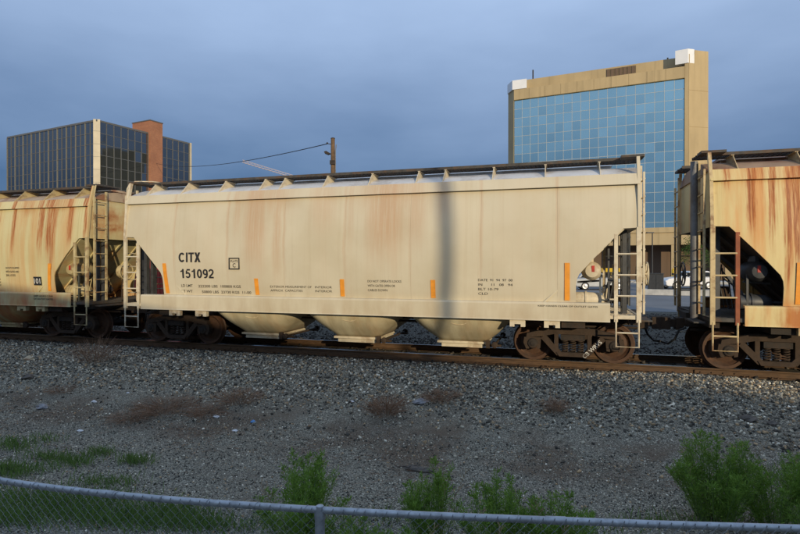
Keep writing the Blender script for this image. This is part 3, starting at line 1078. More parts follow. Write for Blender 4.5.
CREAM = (0.60, 0.535, 0.395)
p_mid = car_paint('cream hopper paint', CREAM, [
    (-2.55, 0.42, 4.3, 1.5, 0.42), (-1.9, 0.16, 4.3, 1.2, 0.38), (-3.1, 0.14, 4.3, 2.6, 0.30), (1.05, 0.62, 4.3, 1.9, 0.46), (1.8, 0.34, 4.3, 2.2, 0.34),
    (0.15, 0.12, 4.2, 2.3, 0.22), (0.75, 0.16, 4.3, 2.6, 0.38), (1.30, 0.14, 4.3, 1.6, 0.38), (-0.6, 0.5, 4.3, 2.8, 0.24), (2.45, 0.25, 4.3, 3.0, 0.25), (-2.2, 1.1, 4.4, 3.3, 0.30), (1.2, 1.2, 4.4, 3.2, 0.34)]
    + [(k * PW, 0.06, 4.2, 1.2, 0.26) for k in (-3, -2, -1, 0, 1, 2, 3)], 0.20, 0.05, (0.47, 0.235, 0.11))
p_bay = car_paint('road dirty hopper bay paint', (0.66, 0.60, 0.42), (), 0.6, 0.2, RUST, 0.15, 0.65, (0.26, 0.20, 0.11))
p_midroof = simple('pale grey roof paint', (0.60, 0.58, 0.55), 0.42, 0, 0.1, 2, dirt=(0.34, 0.28, 0.22), dirt_amt=0.5)
M['cream_trim'] = simple('cream trim paint', (0.62, 0.54, 0.39), 0.6, 0, 0.12, 4, dirt=(0.30, 0.19, 0.10), dirt_amt=0.55)
p_left = car_paint('rust run yellow cream paint', (0.60, 0.53, 0.29), [
    (3.84, 0.13, 4.25, 2.0, 0.8), (4.92, 0.16, 4.3, 1.9, 0.85), (5.31, 0.32, 4.3, 1.7, 0.85), (6.04, 0.17, 4.3, 2.3, 0.85), (6.64, 0.13, 4.3, 2.4, 0.9), (5.0, 1.5, 4.3, 2.4, 0.32),
    (4.4, 0.55, 4.3, 3.4, 0.45), (5.7, 0.7, 4.3, 3.6, 0.45), (5.34, 0.10, 3.0, 1.2, 0.6), (3.2, 0.08, 4.2, 2.6, 0.5), (2.6, 0.2, 4.2, 2.5, 0.6)], 0.5, 0.55, (0.40, 0.125, 0.030), 0.8, 0.55, (0.48, 0.20, 0.09), True)
p_leftroof = simple('rusty roof paint', (0.42, 0.31, 0.20), 0.6, 0, 0.2, 2, dirt=(0.24, 0.09, 0.04), dirt_amt=0.8)
M['left_trim'] = simple('dull yellow trim paint', (0.47, 0.38, 0.20), 0.65, 0, 0.2, 4, dirt=(0.17, 0.075, 0.03), dirt_amt=0.8)
p_right = car_paint('heavily rusted yellow cream paint', (0.68, 0.55, 0.27), [
    (-6.01, 0.13, 4.5, 2.3, 0.95), (-5.66, 0.10, 4.5, 1.9, 0.85), (-5.29, 0.24, 4.5, 1.3, 0.95), (-5.5, 0.9, 4.5, 2.0, 0.40), (-5.85, 0.5, 4.5, 3.5, 0.5), (-6.45, 0.12, 4.5, 3.5, 0.7),
    (-4.8, 0.25, 4.4, 1.7, 0.75), (-4.2, 0.3, 4.4, 1.8, 0.8), (-5.40, 0.09, 2.8, 1.3, 0.6)], 0.6, 0.8, (0.40, 0.115, 0.024), 1.4, 0.55, (0.44, 0.16, 0.04), True)
p_rightroof = simple('rust covered roof paint', (0.30, 0.19, 0.11), 0.6, 0, 0.25, 2, dirt=(0.20, 0.07, 0.03), dirt_amt=0.9)
M['right_trim'] = simple('worn cream trim paint', (0.55, 0.42, 0.22), 0.65, 0, 0.2, 4, dirt=(0.20, 0.085, 0.035), dirt_amt=0.8)
M['rust_post'] = simple('rusted red post', (0.26, 0.075, 0.030), 0.75, 0, 0.25, 5)

mid = hopper_car(-5.11, 'clean cream hopper car numbered 151092, shown whole in the middle of the train', p_mid, p_midroof, M['cream_trim'], 1,
                 [(-5.38, 0.06), (-2.51, 0.02), (-0.08, 0.0), (2.24, 0.0), (5.27, 0.0)], loop_end=-1, bay_paint=p_bay)
left = hopper_car(-5.11 - 14.83, 'yellowed hopper car with rust runs and brake gear end, coupled to the clean cream car', p_left, p_leftroof, M['left_trim'], 1,
                  [(5.33, -0.09), (2.3, 0), (-0.1, 0)], gear_mat=M['left_trim'], loop_end=1)
right = hopper_car(-5.11 + 14.83, 'heavily rusted hopper car with dark end cavity, cut off by the picture edge', p_right, p_rightroof, M['right_trim'], -1,
                   [(-5.20, 0.0), (-2.4, 0)], stile_mats={(-1, -1): (M['right_trim'], M['rust_post'])}, gear_mat=M['pipe_grey'], slope_mat=M['slope_dark'])
part('drain_pipe', MB().tube([(-6.92, -0.95, 1.1), (-6.92, -0.95, 4.5)], 0.075, 12), M['pipe_light'], right, 40)

# lettering of the middle car (local x, metres from the car centre)
def ribbon(m, pts, w, closed=False):
    n = len(pts)
    L, Rr = [], []
    for k in range(n):
        a = pts[(k - 1) % n] if closed or k else pts[k]
        b = pts[(k + 1) % n] if closed or k < n - 1 else pts[k]
        dx, dy = b[0] - a[0], b[1] - a[1]
        l = math.hypot(dx, dy)
        L.append((pts[k][0] - dy / l * w / 2, pts[k][1] + dx / l * w / 2))
        Rr.append((pts[k][0] + dy / l * w / 2, pts[k][1] - dx / l * w / 2))
    o = len(m.v)
    m.v += L + Rr
    for k in range(n if closed else n - 1):
        q = (k + 1) % n
        m.f.append((o + k, o + n + k, o + n + q, o + q))


def arc(cx, cy, rx, ry, a0, a1, n=22):
    return [(cx + rx * math.cos(R(a0 + (a1 - a0) * k / n)), cy + ry * math.sin(R(a0 + (a1 - a0) * k / n))) for k in range(n + 1)]


def glyph_text(parent, string, x0, x1, z0, h, label):
    """heavy grotesque stencil capitals and figures on the curved side sheet"""
    W = 0.19                                        # stroke, of cap height 1
    adv = {'C': 0.74, 'I': 0.30, 'T': 0.62, 'X': 0.70}
    m = MB()
    x = 0.0
    for ch in string:
        g = MB()
        a = adv.get(ch, 0.60)
        if ch == 'C': ribbon(g, arc(0.36, 0.5, 0.26, 0.405, 42, 318), W)
        elif ch == 'I': ribbon(g, [(0.14, 0), (0.14, 0.5), (0.14, 1)], W)
        elif ch == 'T': ribbon(g, [(0.0, 0.91), (0.3, 0.91), (0.60, 0.91)], 0.18); ribbon(g, [(0.30, 0), (0.30, 0.4), (0.30, 0.82)], W)
        elif ch == 'X': g.v += [(0, 0), (.24, 0), (.33, .28), (.42, 0), (.66, 0), (.455, .51), (.64, 1), (.41, 1), (.33, .74), (.25, 1), (.02, 1), (.205, .51)]; g.f += [(0, 1, 2, 11), (2, 3, 4, 5), (5, 6, 7, 8), (8, 9, 10, 11), (2, 5, 8, 11)]
        elif ch == '1': ribbon(g, [(0.34, 0), (0.34, 0.5), (0.34, 1)], W); ribbon(g, [(0.06, 0.72), (0.18, 0.75), (0.25, 0.83)], 0.14)
        elif ch == '0': ribbon(g, arc(0.27, 0.5, 0.185, 0.41, 0, 360)[:-1], 0.175, True)
        elif ch == '9':
            ribbon(g, arc(0.27, 0.66, 0.185, 0.25, 0, 360)[:-1], 0.165, True)
            ribbon(g, arc(0.25, 0.48, 0.205, 0.40, 38, -118), 0.165)
        elif ch == '5':
            ribbon(g, [(0.14, 0.915), (0.3, 0.915), (0.50, 0.915)], 0.17); ribbon(g, [(0.13, 0.83), (0.115, 0.64), (0.10, 0.46)], 0.15)
            ribbon(g, arc(0.25, 0.33, 0.20, 0.245, 128, -152), 0.165)
        elif ch == '2':
            ribbon(g, arc(0.27, 0.69, 0.19, 0.225, 172, -32) + [(0.36, 0.44), (0.16, 0.24), (0.09, 0.17)], 0.165)
            ribbon(g, [(0.02, 0.085), (0.25, 0.085), (0.52, 0.085)], 0.17)
        o = len(m.v)
        m.v += [(p[0] + x, p[1]) for p in g.v]
        m.f += [tuple(i + o for i in f) for f in g.f]
        x += a
    xmin = min(p[0] for p in m.v); xmax = max(p[0] for p in m.v)
    out = []
    for (a, b) in m.v:
        xx = x0 + (a - xmin) / (xmax - xmin) * (x1 - x0); zz = z0 + b * h
        ub = ((xx + HL) % PW) / PW
        out.append((xx, -(ys(zz) + 0.012 * math.sin(math.pi * ub) + 0.004 * math.sin(xx * 5.1 + zz * 3.7 - 1)) - 0.007, zz))
    m.v = out
    o = part('lettering', m, M['ink'], parent)
    o['label'] = label


glyph_text(mid, 'CITX', -4.90, -4.19, 2.33, 0.265, 'black four letter reporting mark')
glyph_text(mid, '151092', -4.86, -3.79, 1.895, 0.25, 'black car number 151092')
text_part(mid, 'LD LMT', -4.86, -4.48, 1.655, 0.07, M['ink'])
text_part(mid, '222200 LBS  100800 KGS', -4.30, -2.98, 1.645, 0.07, M['ink'])
text_part(mid, 'LT WT', -4.86, -4.50, 1.50, 0.07, M['ink'])
text_part(mid, '50800 LBS  23730 KGS  11-00', -4.20, -2.68, 1.49, 0.07, M['ink'])
fr = MB()
for (a, b, c, d) in ((-3.31, -2.99, 2.42, 2.445), (-3.31, -2.99, 2.14, 2.165), (-3.31, -3.29, 2.165, 2.42), (-3.01, -2.99, 2.165, 2.42)):
    fr.box(a, b, -1.642, -1.60, c, d)
pf = part('plate_mark', fr, M['ink'], mid)
text_part(mid, 'PLATE', -3.26, -3.04, 2.325, 0.06, M['ink'])
text_part(mid, 'C', -3.20, -3.11, 2.19, 0.11, M['ink'])
text_part(mid, 'EXTERIOR MEASUREMENT OF', -2.10, -0.92, 1.665, 0.055, M['ink'], bold=0.0)
text_part(mid, 'INTERIOR', -0.82, -0.36, 1.665, 0.055, M['ink'], bold=0.0)
text_part(mid, 'APPROX  CAPACITIES', -2.10, -1.18, 1.565, 0.055, M['ink'], bold=0.0)
text_part(mid, 'INTERIOR', -0.82, -0.36, 1.565, 0.055, M['ink'], bold=0.0)
text_part(mid, 'DO NOT OPERATE LOCKS', 0.60, 1.46, 1.83, 0.055, M['ink'], bold=0.0)
text_part(mid, 'WITH GATES OPEN OR', 0.60, 1.30, 1.72, 0.055, M['ink'], bold=0.0)
text_part(mid, 'CABLES DOWN', 0.60, 1.10, 1.61, 0.055, M['ink'], bold=0.0)
for k, (s, w) in enumerate((('DATE  91  94  97  00', 0.78), ('IN      11   08   94', 0.78), ('BLT 10-79', 0.46), ('CLD', 0.22))):
    text_part(mid, s, 3.31, 3.31 + w, 1.88 - 0.105 * k, 0.055, M['ink'], bold=0.0)
text_part(mid, 'KEEP HANDS CLEAR OF OUTLET GATES', 4.65, 5.9, 1.33, 0.035, M['ink'], surf=-1.659)
tw = text_part(mid, 'CB WRVS', 5.55, 6.08, 0.30, 0.09, M['white_ink'], surf=-1.125, rot=R(45))
# lettering of the left car
text_part(left, 'OUTLETS EQUIPPED', 3.55, 4.12, 2.13, 0.06, M['ink'])
text_part(left, 'WITH GATES AND', 3.55, 4.10, 2.02, 0.06, M['ink'])
text_part(left, 'SEAL LOCKS', 3.55, 3.95, 1.91, 0.06, M['ink'])
for k in range(3):
    text_part(left, 'DATE 07', 3.0, 3.3, 1.78 - 0.09 * k, 0.05, M['ink'])
decal(left, 'black_decal', 4.66, 4.96, 1.64, 1.90, M['ink'])
text_part(left, '101', 4.69, 4.93, 1.69, 0.16, M['white_ink'], yoff=0.03)
text_part(left, 'KEEP HANDS CLEAR', 4.75, 5.5, 1.30, 0.05, M['ink'], surf=-1.66)
text_part(left, 'OF OUTLET GATES', 4.75, 5.5, 1.21, 0.05, M['ink'], surf=-1.66)

# ------------------------------------------------------------------ glass tower beyond the right-hand gap
GRID_A = R(25)
tx, ty = C(23.2, 108.5)
tower = tag(empty('office_tower', (tx, ty, 0), TH - GRID_A), 'sand coloured office tower with teal mirror glass front and white corner caps', 'building')
FW, NC, NR = 30.6, 19, 16
PCW, PRH = FW / NC, 1.83
GT = 35.7                                           # top of the glass
GB = GT - NR * PRH
FT, UT = 37.8, 40.2                                 # front fascia top, upper parapet top
rcx, rcy = 3.9, 2.6                                 # right chamfer, along / back
lcx, lcy = 1.5, 2.2
DEP = 16
part('core', MB().prism([(0, 0.35), (FW, 0.35), (FW + rcx, rcy + 0.35), (FW + rcx, DEP), (-lcx, DEP), (-lcx, lcy + 0.35)], 'z', 0.2, FT - 0.4), M['sandstone'], tower)
part('fascia', MB().box(0, FW, -0.25, 0.6, GT, FT), M['sandstone'], tower)
for k in range(10):                                  # precast fascia joints stand as separate slabs
    a = FW * k / 10
    part('fascia_panel', MB().box(a + 0.02, a + FW / 10 - 0.02, -0.32, -0.252, GT + 0.04, FT - 0.05), M['sandstone'], tower)
part('upper_parapet', MB().prism([(0.5, 1.8), (FW - 0.3, 1.8), (FW + rcx - 0.6, rcy + 1.2), (FW + rcx - 0.6, DEP), (-lcx, DEP), (-lcx, lcy + 1.4)], 'z', FT - 0.45, UT), M['sandstone'], tower)
part('right_pier', MB().prism([(FW + 0.02, -0.25), (FW + 0.6, -0.25), (FW + rcx, rcy - 0.2), (FW + rcx, rcy + 0.3), (FW + 0.02, 0.3)], 'z', 0.2, FT + 0.45), M['sandstone'], tower)
part('pier_head', MB().prism([(FW + 1.6, 0.553), (FW + rcx, rcy - 0.2), (FW + rcx, rcy + 0.3), (FW + 1.6, rcy + 0.3)], 'z', FT + 0.452, UT + 0.5), M['sandstone'], tower)
for k in range(6):
    part('pier_joint_panel', MB().prism([(FW + 0.66, -0.255), (FW + rcx - 0.05, rcy - 0.30), (FW + rcx - 0.05, rcy - 0.24), (FW + 0.66, -0.2)], 'z', 1 + k * 6.5, 7.4 + k * 6.5), M['sandstone'], tower)
part('left_pier', MB().prism([(-0.02, -0.25), (-0.02, 0.3), (-lcx, lcy + 0.3), (-lcx - 0.2, lcy - 0.2)], 'z', 0.2, FT + 0.2), M['sandstone'], tower)
part('corner_cap', MB().prism([(-0.3, -0.35), (2.6, -0.3), (1.6, 1.8), (-lcx - 0.2, lcy + 0.2), (-lcx - 0.35, lcy - 0.3)], 'z', FT + 0.05, FT + 1.9), M['white_panel'], tower)
part('corner_cap', MB().prism([(FW - 1.5, -0.2), (FW + 0.5, -0.38), (FW + 1.55, 0.45), (FW + 1.55, 1.79), (FW - 1.2, 1.79)], 'z', FT + 0.5, UT + 0.6), M['white_panel'], tower)
lv = part('louvre', MB().box(17.4, 22.6, 1.70, 1.799, FT + 0.4, UT - 0.3), M['louver'], tower)
for k in range(7):
    part('louvre_blade', MB().box(17.5 + k * 0.73, 17.95 + k * 0.73, 1.62, 1.699, FT + 0.45, UT - 0.35), M['brown_wall'], lv)
part('roof_mast', MB().tube([(3.0, 4.0, UT), (3.0, 4.0, UT + 2.6)], 0.14, 6), M['steel_dark'], tower)
part('roof_mast', MB().tube([(28.0, 4.0, UT), (28.0, 4.0, UT + 1.0)], 0.16, 6), M['steel_dark'], tower)
pane_me = MB().box(-PCW / 2 + 0.05, PCW / 2 - 0.05, -0.03, 0.03, -PRH / 2 + 0.05, PRH / 2 - 0.05).mesh('pane')
pane_me.materials.append(M['glass_teal'])
rest = MB()
n_p = 0
for r in range(NR):
    for c in range(NC):
        cx, cz = (c + 0.5) * PCW, GT - (r + 0.5) * PRH
        if r >= 11 and c < 12:
            rest.box(cx - PCW / 2 + 0.05, cx + PCW / 2 - 0.05, 0.05, 0.11, cz - PRH / 2 + 0.05, cz + PRH / 2 - 0.05)
            continue
        p = link('pane', pane_me, None, tower, (cx, 0.08, cz))
        p.rotation_euler = (random.gauss(0, 0.008), 0, random.gauss(0, 0.008))
part('lower_glazing', rest, M['glass_teal'], tower)['kind'] = 'stuff'
for c in range(1, NC):
    part('mullion', MB().box(c * PCW - 0.035, c * PCW + 0.035, 0.02, 0.30, GB, GT - 0.01), M['mullion_light'], tower)
for r in range(1, NR + 1):
    part('transom', MB().box(0.01, FW - 0.01, 0.035, 0.29, GT - r * PRH - 0.035, GT - r * PRH + 0.035), M['mullion_light'], tower)

# parking structure at the foot of the tower
gx, gy = C(32.8, 70)
gar = tag(empty('parking_structure', (gx, gy, 0), TH - GRID_A), 'low sand coloured parking structure with brown shaded bays below the glass tower', 'building')
part('upper_band', MB().box(-40, 34, 0, 20, 4.9, 7.1), M['sandstone'], gar)
part('band_cornice', MB().box(-40.1, 34.1, -0.15, -0.002, 6.5, 7.15), M['sandstone'], gar)
part('rear_wall', MB().box(-40, 34, 3.0, 3.3, 0.1, 4.898), M['brown_wall'], gar)
for k in range(13):
    part('column', MB().box(-39.5 + k * 6.0, -38.7 + k * 6.0, 0.05, 0.85, 0.05, 4.898), M['sandstone'], gar)
for k in range(26):
    part('wall_panel', MB().box(-39.4 + k * 2.8, -36.8 + k * 2.8, 2.9, 2.998, 0.3, 4.4), M['brown_wall'], gar)

# ------------------------------------------------------------------ dark glass office block on the left
LA = R(27)
lx, ly = C(-56.85, 100)
# local frame: corner at the origin, +x runs along the right-hand face, +y along the left-hand face
office = tag(empty('office_block', (lx, ly, 0), TH + R(90) - LA), 'dark glass office block with brick stair tower behind the rust-run hopper', 'building')
LH, LW, RW = 29.5, 30.2, 21.7
part('core', MB().box(0.3, RW - 0.3, 0.3, LW - 0.3, 0, LH - 0.3), M['roof_gravel'], office)
part('parapet', MB().box(0.0, RW, 0.0, 0.29, LH - 0.25, LH + 0.1).box(0, 0.29, 0.29, LW, LH - 0.25, LH + 0.1), M['mullion_warm'], office)
part('corner_panel', MB().prism([(-0.32, 0.50), (0.50, -0.32), (0.50, 0.25), (0.25, 0.50)], 'z', 0, LH + 0.15), M['panel_warm'], office)
for k in range(12):
    part('corner_joint', MB().prism([(-0.34, 0.50), (0.50, -0.34), (0.51, -0.32), (-0.32, 0.51)], 'z', 1 + k * 2.4, 1.06 + k * 2.4), M['mullion_warm'], office)
part('end_fin', MB().box(RW, RW + 0.35, -0.2, 0.5, 0, LH + 0.1), M['panel_warm'], office)
NRL = 8
RH = 2.06
def facade(face, a0, a1, ncol, fin):
    w = (a1 - a0) / ncol
    pm = MB().box(-w / 2 + 0.06, w / 2 - 0.06, -0.03, 0.03, -RH / 2 + 0.05, RH / 2 - 0.05).mesh('pane')
    pm.materials.append(M['glass_dark'])
    for r in range(NRL):
        for c in range(ncol):
            a = a0 + (c + 0.5) * w
            cz = LH - 0.27 - (r + 0.5) * RH
            if face == 'x':
                p = link('pane', pm, None, office, (a, 0.12, cz))
                p.rotation_euler = (random.gauss(0, 0.006), 0, random.gauss(0, 0.006))
            else:
                p = link('pane', pm, None, office, (0.12, a, cz))
                p.rotation_euler = (random.gauss(0, 0.006), 0, R(90) + random.gauss(0, 0.006))
    for c in range(ncol + 1):
        a = a0 + c * w
        d = fin if (face == 'y' and c % 2 == 0) else 0.05
        wd = 0.05 if (face == 'y' and c % 2 == 0) else 0.05
        if face == 'x':
            part('mullion', MB().box(a - wd, a + wd, 0.06 - d, 0.29, 2, LH - 0.27), M['mullion_warm'], office)
        else:
            part('mullion', MB().box(0.06 - d, 0.29, a - wd, a + wd, 2, LH - 0.27), M['fin'] if c % 2 == 0 else M['mullion_warm'], office)
    for r in range(1, NRL + 1):
        z = LH - 0.27 - r * RH
        if face == 'x':
            part('transom', MB().box(a0, a1, 0.04, 0.285, z - 0.05, z + 0.05), M['mullion_warm'], office)
        else:
            part('transom', MB().box(0.04, 0.285, a0, a1, z - 0.05, z + 0.05), M['mullion_warm'], office)
    return w


facade('x', 0.55, 11.1, 7, 0.05)
facade('x', 14.2, RW, 5, 0.05)
facade('y', 0.55, LW, 20, 0.10)
part('stair_tower', MB().box(11.15, 14.15, -0.5, 5.0, 0, 32.0), M['brick'], office)
part('stair_coping', MB().box(11.05, 14.25, -0.6, 5.1, 32.002, 32.2), M['mullion_warm'], office)
part('roof_block', MB().box(1.0, 3.5, 4.0, 14.0, LH - 0.3, LH + 0.55), M['brick'], office)

# ------------------------------------------------------------------ utility pole, wire, crane
ux, uy = C(-5.03, 40.0)
ug = float(gz(ux, uy))
pole = tag(empty('utility_pole', (ux, uy, ug - 0.03), TH), 'brown timber utility pole rising behind the cream hopper roof', 'utility pole')
PT = 11.75 - ug
part('shaft', MB().tube([(0, 0, 0), (0, 0, PT)], [0.20, 0.15], 12), M['timber'], pole, 40)
part('cap', MB().lathe([(0.16, 0), (0.16, 0.06), (0.05, 0.10)], (0, 0, PT), 'z', 12), M['steel_dark'], pole)
part('insulator_arm', MB().tube([(0, 0, PT - 0.42), (-0.42, 0, PT - 0.36)], 0.03, 6).lathe([(0.03, 0), (0.07, 0.02), (0.07, 0.10), (0.03, 0.12)], (-0.42, 0, PT - 0.38), 'z', 8), M['steel_dark'], pole)
part('street_lamp', MB().prism([(-0.15, PT - 1.12), (-0.50, PT - 0.92), (-0.66, PT - 0.98), (-0.60, PT - 1.10), (-0.35, PT - 1.20)], 'y', -0.14, 0.14), M['steel_dark'], pole)
part('conduit', MB().tube([(0.20, -0.08, 0), (0.20, -0.08, PT - 0.9), (0.24, -0.1, PT - 0.7), (0.26, -0.08, PT - 0.45)], 0.035, 6), M['pipe_light'], pole)
part('bracket_box', MB().box(-0.20, 0.18, -0.26, -0.12, PT - 1.95, PT - 1.65), M['steel_dark'], pole)
wa = Vector((*C(-5.03 - 0.42, 40.0), 11.35))
wb = office.matrix_basis @ Vector((12.6, -0.52, 26.2))
office.matrix_basis  # noqa
wb = Matrix.Translation((lx, ly, 0)) @ Matrix.Rotation(TH + R(90) - LA, 4, 'Z') @ Vector((12.6, -0.53, 23.4))
wp = []
for k in range(31):
    u = k / 30
    p = wa.lerp(wb, u); p.z -= 4 * 1.1 * u * (1 - u)
    wp.append(p)
tag(part('overhead_wire', MB().tube(wp, 0.035, 5), M['cable'], None, 60), 'thin black overhead wire running from the utility pole to the brick stair tower', 'wire')

cx_, cy_ = C(-70.0, 240)
crane = tag(empty('tower_crane', (cx_ + 6, cy_, 0.2), TH), 'pale lattice crane boom far beyond the hopper roof', 'crane')
def lattice(a, b, w, n, r):
    a, b = Vector(a), Vector(b)
    m = MB()
    d = (b - a)
    u = Vector((0, w, 0)); v = Vector((0, 0, w)) if abs(d.normalized().z) < 0.8 else Vector((w, 0, 0))
    cs = [u * 0.5 - v * 0.5, -u * 0.5 - v * 0.5, v * 0.5]
    for c in cs:
        m.tube([a + c, b + c], r, 5)
    for k in range(n):
        p, q = a + d * (k / n), a + d * ((k + 1) / n)
        for i in range(3):
            m.tube([p + cs[i], q + cs[(i + 1) % 3]], r * 0.7, 4)
    return m
part('boom', lattice((-6, 0, 48.5), (22, 0, 40.0), 1.1, 18, 0.09), M['crane'], crane)
part('mast', lattice((22, 0, 0), (22, 0, 42), 1.8, 22, 0.20), M['crane'], crane)
part('cab', MB().box(21, 23, -1.2, 1.2, 38.2, 40.2), M['white_panel'], crane)

# ------------------------------------------------------------------ things on the parking lot
def car_vehicle(loc, rz, label, paint, L=4.75, H=1.62):
    v = tag(empty('parked_car', loc, rz), label, 'car', 'cars on the parking lot')
    prof = [(-L/2, 0.45), (-L/2 + 0.02, 0.85), (-L/2 + 0.25, 1.02), (L/2 - 1.35, 1.06), (L/2 - 0.25, 0.92), (L/2, 0.70), (L/2 - 0.02, 0.38), (L/2 - 0.2, 0.26), (-L/2 + 0.2, 0.26)]
    part('body', MB().prism(prof, 'y', -0.90, 0.90), paint, v, bevel=0.07)
    gp = [(-L/2 + 0.30, 1.03), (-L/2 + 0.62, H - 0.08), (-L/2 + 0.9, H - 0.02), (L/2 - 2.45, H - 0.02), (L/2 - 2.2, H - 0.09), (L/2 - 1.40, 1.07)]
    part('roof', MB().prism([(p[0], p[1]) for p in gp], 'y', -0.74, 0.74), paint, v, bevel=0.06)
    def win(a, b, c, d):
        for s in (-1, 1):
            part('window', MB().prism([a, b, c, d], 'y', s * 0.735, s * 0.752), M['car_glass'], v)
    xs = -L/2
    win((xs + 0.55, 1.08), (xs + 0.78, H - 0.14), (xs + 1.45, H - 0.12), (xs + 1.45, 1.10))
    win((xs + 1.52, 1.10), (xs + 1.52, H - 0.12), (xs + 2.32, H - 0.13), (xs + 2.45, 1.11))
    win((xs + 2.53, 1.11), (xs + 2.40, H - 0.14), (xs + 2.55, H - 0.16), (xs + 3.15, 1.12))
    part('windscreen', MB().prism([(L/2 - 2.2, H - 0.12), (L/2 - 2.14, H - 0.13), (L/2 - 1.41, 1.12), (L/2 - 1.5, 1.10)], 'y', -0.62, 0.62), M['car_glass'], v)
    for wx in (-L/2 + 0.90, L/2 - 0.90):
        for s in (-1, 1):
            w = part('wheel', MB().lathe([(0.24, -0.10), (0.33, -0.09), (0.345, 0), (0.33, 0.09), (0.24, 0.10)], (0, 0, 0), 'y', 24), M['tyre'], v, 40, (wx, s * 0.82, 0.345))
            part('rim', MB().lathe([(0.05, -0.115), (0.16, -0.105), (0.235, -0.112), (0.235, 0.112), (0.16, 0.105), (0.05, 0.115)], (0, 0, 0), 'y', 16), M['rim'], w)
    for s in (-1, 1):
        part('tail_lamp', MB().box(-L/2 - 0.01, -L/2 + 0.10, s * 0.78 - 0.10, s * 0.78 + 0.10, 0.72, 0.90), M['lamp_red'], v)
        part('headlight', MB().box(L/2 - 0.22, L/2 + 0.005, s * 0.70 - 0.16, s * 0.70 + 0.16, 0.64, 0.76), M['white_panel'], v)
    return v


def on_lot(X, Z, dz=0.02):
    x, y = C(X, Z)
    return (x, y, float(gz(x, y)) + dz)


car_vehicle(on_lot(25.8, 48), TH + R(182), 'white estate car parked in front of the brown garage bays', M['white_car'])
car_vehicle(on_lot(17.6, 47), TH - R(8), 'silver car seen through the end frame of the cream hopper', M['silver_car'], 4.6, 1.5)
car_vehicle(on_lot(31.8, 41), TH - R(20), 'white car seen through the end frame of the rusted hopper', M['white_car'], 4.6, 1.5)

db = tag(empty('utility_cabinet', on_lot(21.1, 44), TH - GRID_A), 'black metal cabinet standing on the parking lot in the gap', 'cabinet')
part('body', MB().box(-0.58, 0.58, -0.5, 0.5, 0.08, 1.45), M['black_paint'], db, bevel=0.02)
part('base', MB().box(-0.66, 0.66, -0.58, 0.58, 0, 0.078), M['concrete'], db)
for s in (-1, 1):
    part('door', MB().box(min(s * 0.03, s * 0.54), max(s * 0.03, s * 0.54), -0.525, -0.502, 0.16, 1.38), M['black_paint'], db)
part('lid', MB().box(-0.61, 0.61, -0.54, 0.53, 1.452, 1.50), M['black_paint'], db)
for i, (X, Z) in enumerate(((18.9, 39.5), (21.6, 38.6))):
    x, y, z = on_lot(X, Z, 0.025)
    tag(part('wheel_stop', MB().prism([(-0.16, 0), (0.16, 0), (0.11, 0.42), (-0.11, 0.42)], 'x', -1.2, 1.2), M['concrete'], None, None, (x, y, z), TH - GRID_A),
        ('pale concrete barrier block on the lot left of the black cabinet', 'pale concrete barrier block on the lot in front of the black cabinet')[i], 'concrete block', 'concrete blocks on the lot')
yb = tag(empty('guard_rail', on_lot(22.2, 56), TH - GRID_A), 'yellow guard rail in front of the parking structure bays', 'guard rail')
for k in range(3):
    part('post', MB().tube([(-1.4 + k * 1.4, 0, 0), (-1.4 + k * 1.4, 0, 1.75)], 0.07, 8), M['yellow'], yb)
part('beam', MB().box(-1.5, 1.5, -0.13, -0.071, 1.35, 1.75), M['yellow'], yb)
part('beam', MB().box(-1.5, 1.5, -0.13, -0.071, 0.55, 0.75), M['yellow'], yb)
for i, (X, lab) in enumerate(((28.7, 'yellow bollard nearer the black cabinet, beside the white estate car'), (30.6, 'yellow bollard behind the white estate car roof'))):
    bo = tag(empty('bollard', on_lot(X, 56)), lab, 'bollard', 'yellow bollards')
    part('post', MB().lathe([(0.16, 0), (0.16, 1.55), (0.10, 1.68), (0.03, 1.72)], (0, 0, 0), 'z', 14), M['yellow'], bo, 40)
    part('band', MB().lathe([(0.166, 1.0), (0.166, 1.2)], (0, 0, 0), 'z', 14), M['black_paint'], bo, 40)
for i in range(9):
    x, y, z = on_lot(14 + i * 2.6, 50 - i * 0.9, 0.026)
    part('bay_line', MB().box(-0.06, 0.06, -2.4, 2.4, 0.0, 0.004), M['white_panel'], lot, None, (x, y, z), TH - GRID_A)
kx, ky, kz = on_lot(26, 60, 0.0)
tag(part('kerb', MB().box(-30, 24, -0.2, 3.2, 0.0, 0.28), M['concrete'], None, None, (kx, ky, kz), TH - GRID_A), 'pale concrete kerb before the parking structure', None, None, 'structure')
lp = tag(empty('lamp_post', on_lot(24.6, 52), TH), 'dark lamp post on the lot in the gap between the cars', 'lamp post')
part('post', MB().tube([(0, 0, 0), (0, 0, 0.6), (0, 0, 5.2)], [0.11, 0.07, 0.05], 10), M['black_paint'], lp, 40)
part('lamp_head', MB().box(-0.55, 0.12, -0.12, 0.12, 5.2, 5.32), M['black_paint'], lp)
sp = tag(empty('sign_post', on_lot(26.5, 44.5), TH), 'thin white sign post seen behind the rusted hopper end', 'sign post')
part('post', MB().tube([(0, 0, 0), (0, 0, 3.3)], 0.055, 8), M['white_panel'], sp)
part('sign', MB().box(-0.30, 0.30, -0.075, -0.056, 2.7, 3.25), M['yellow'], sp)

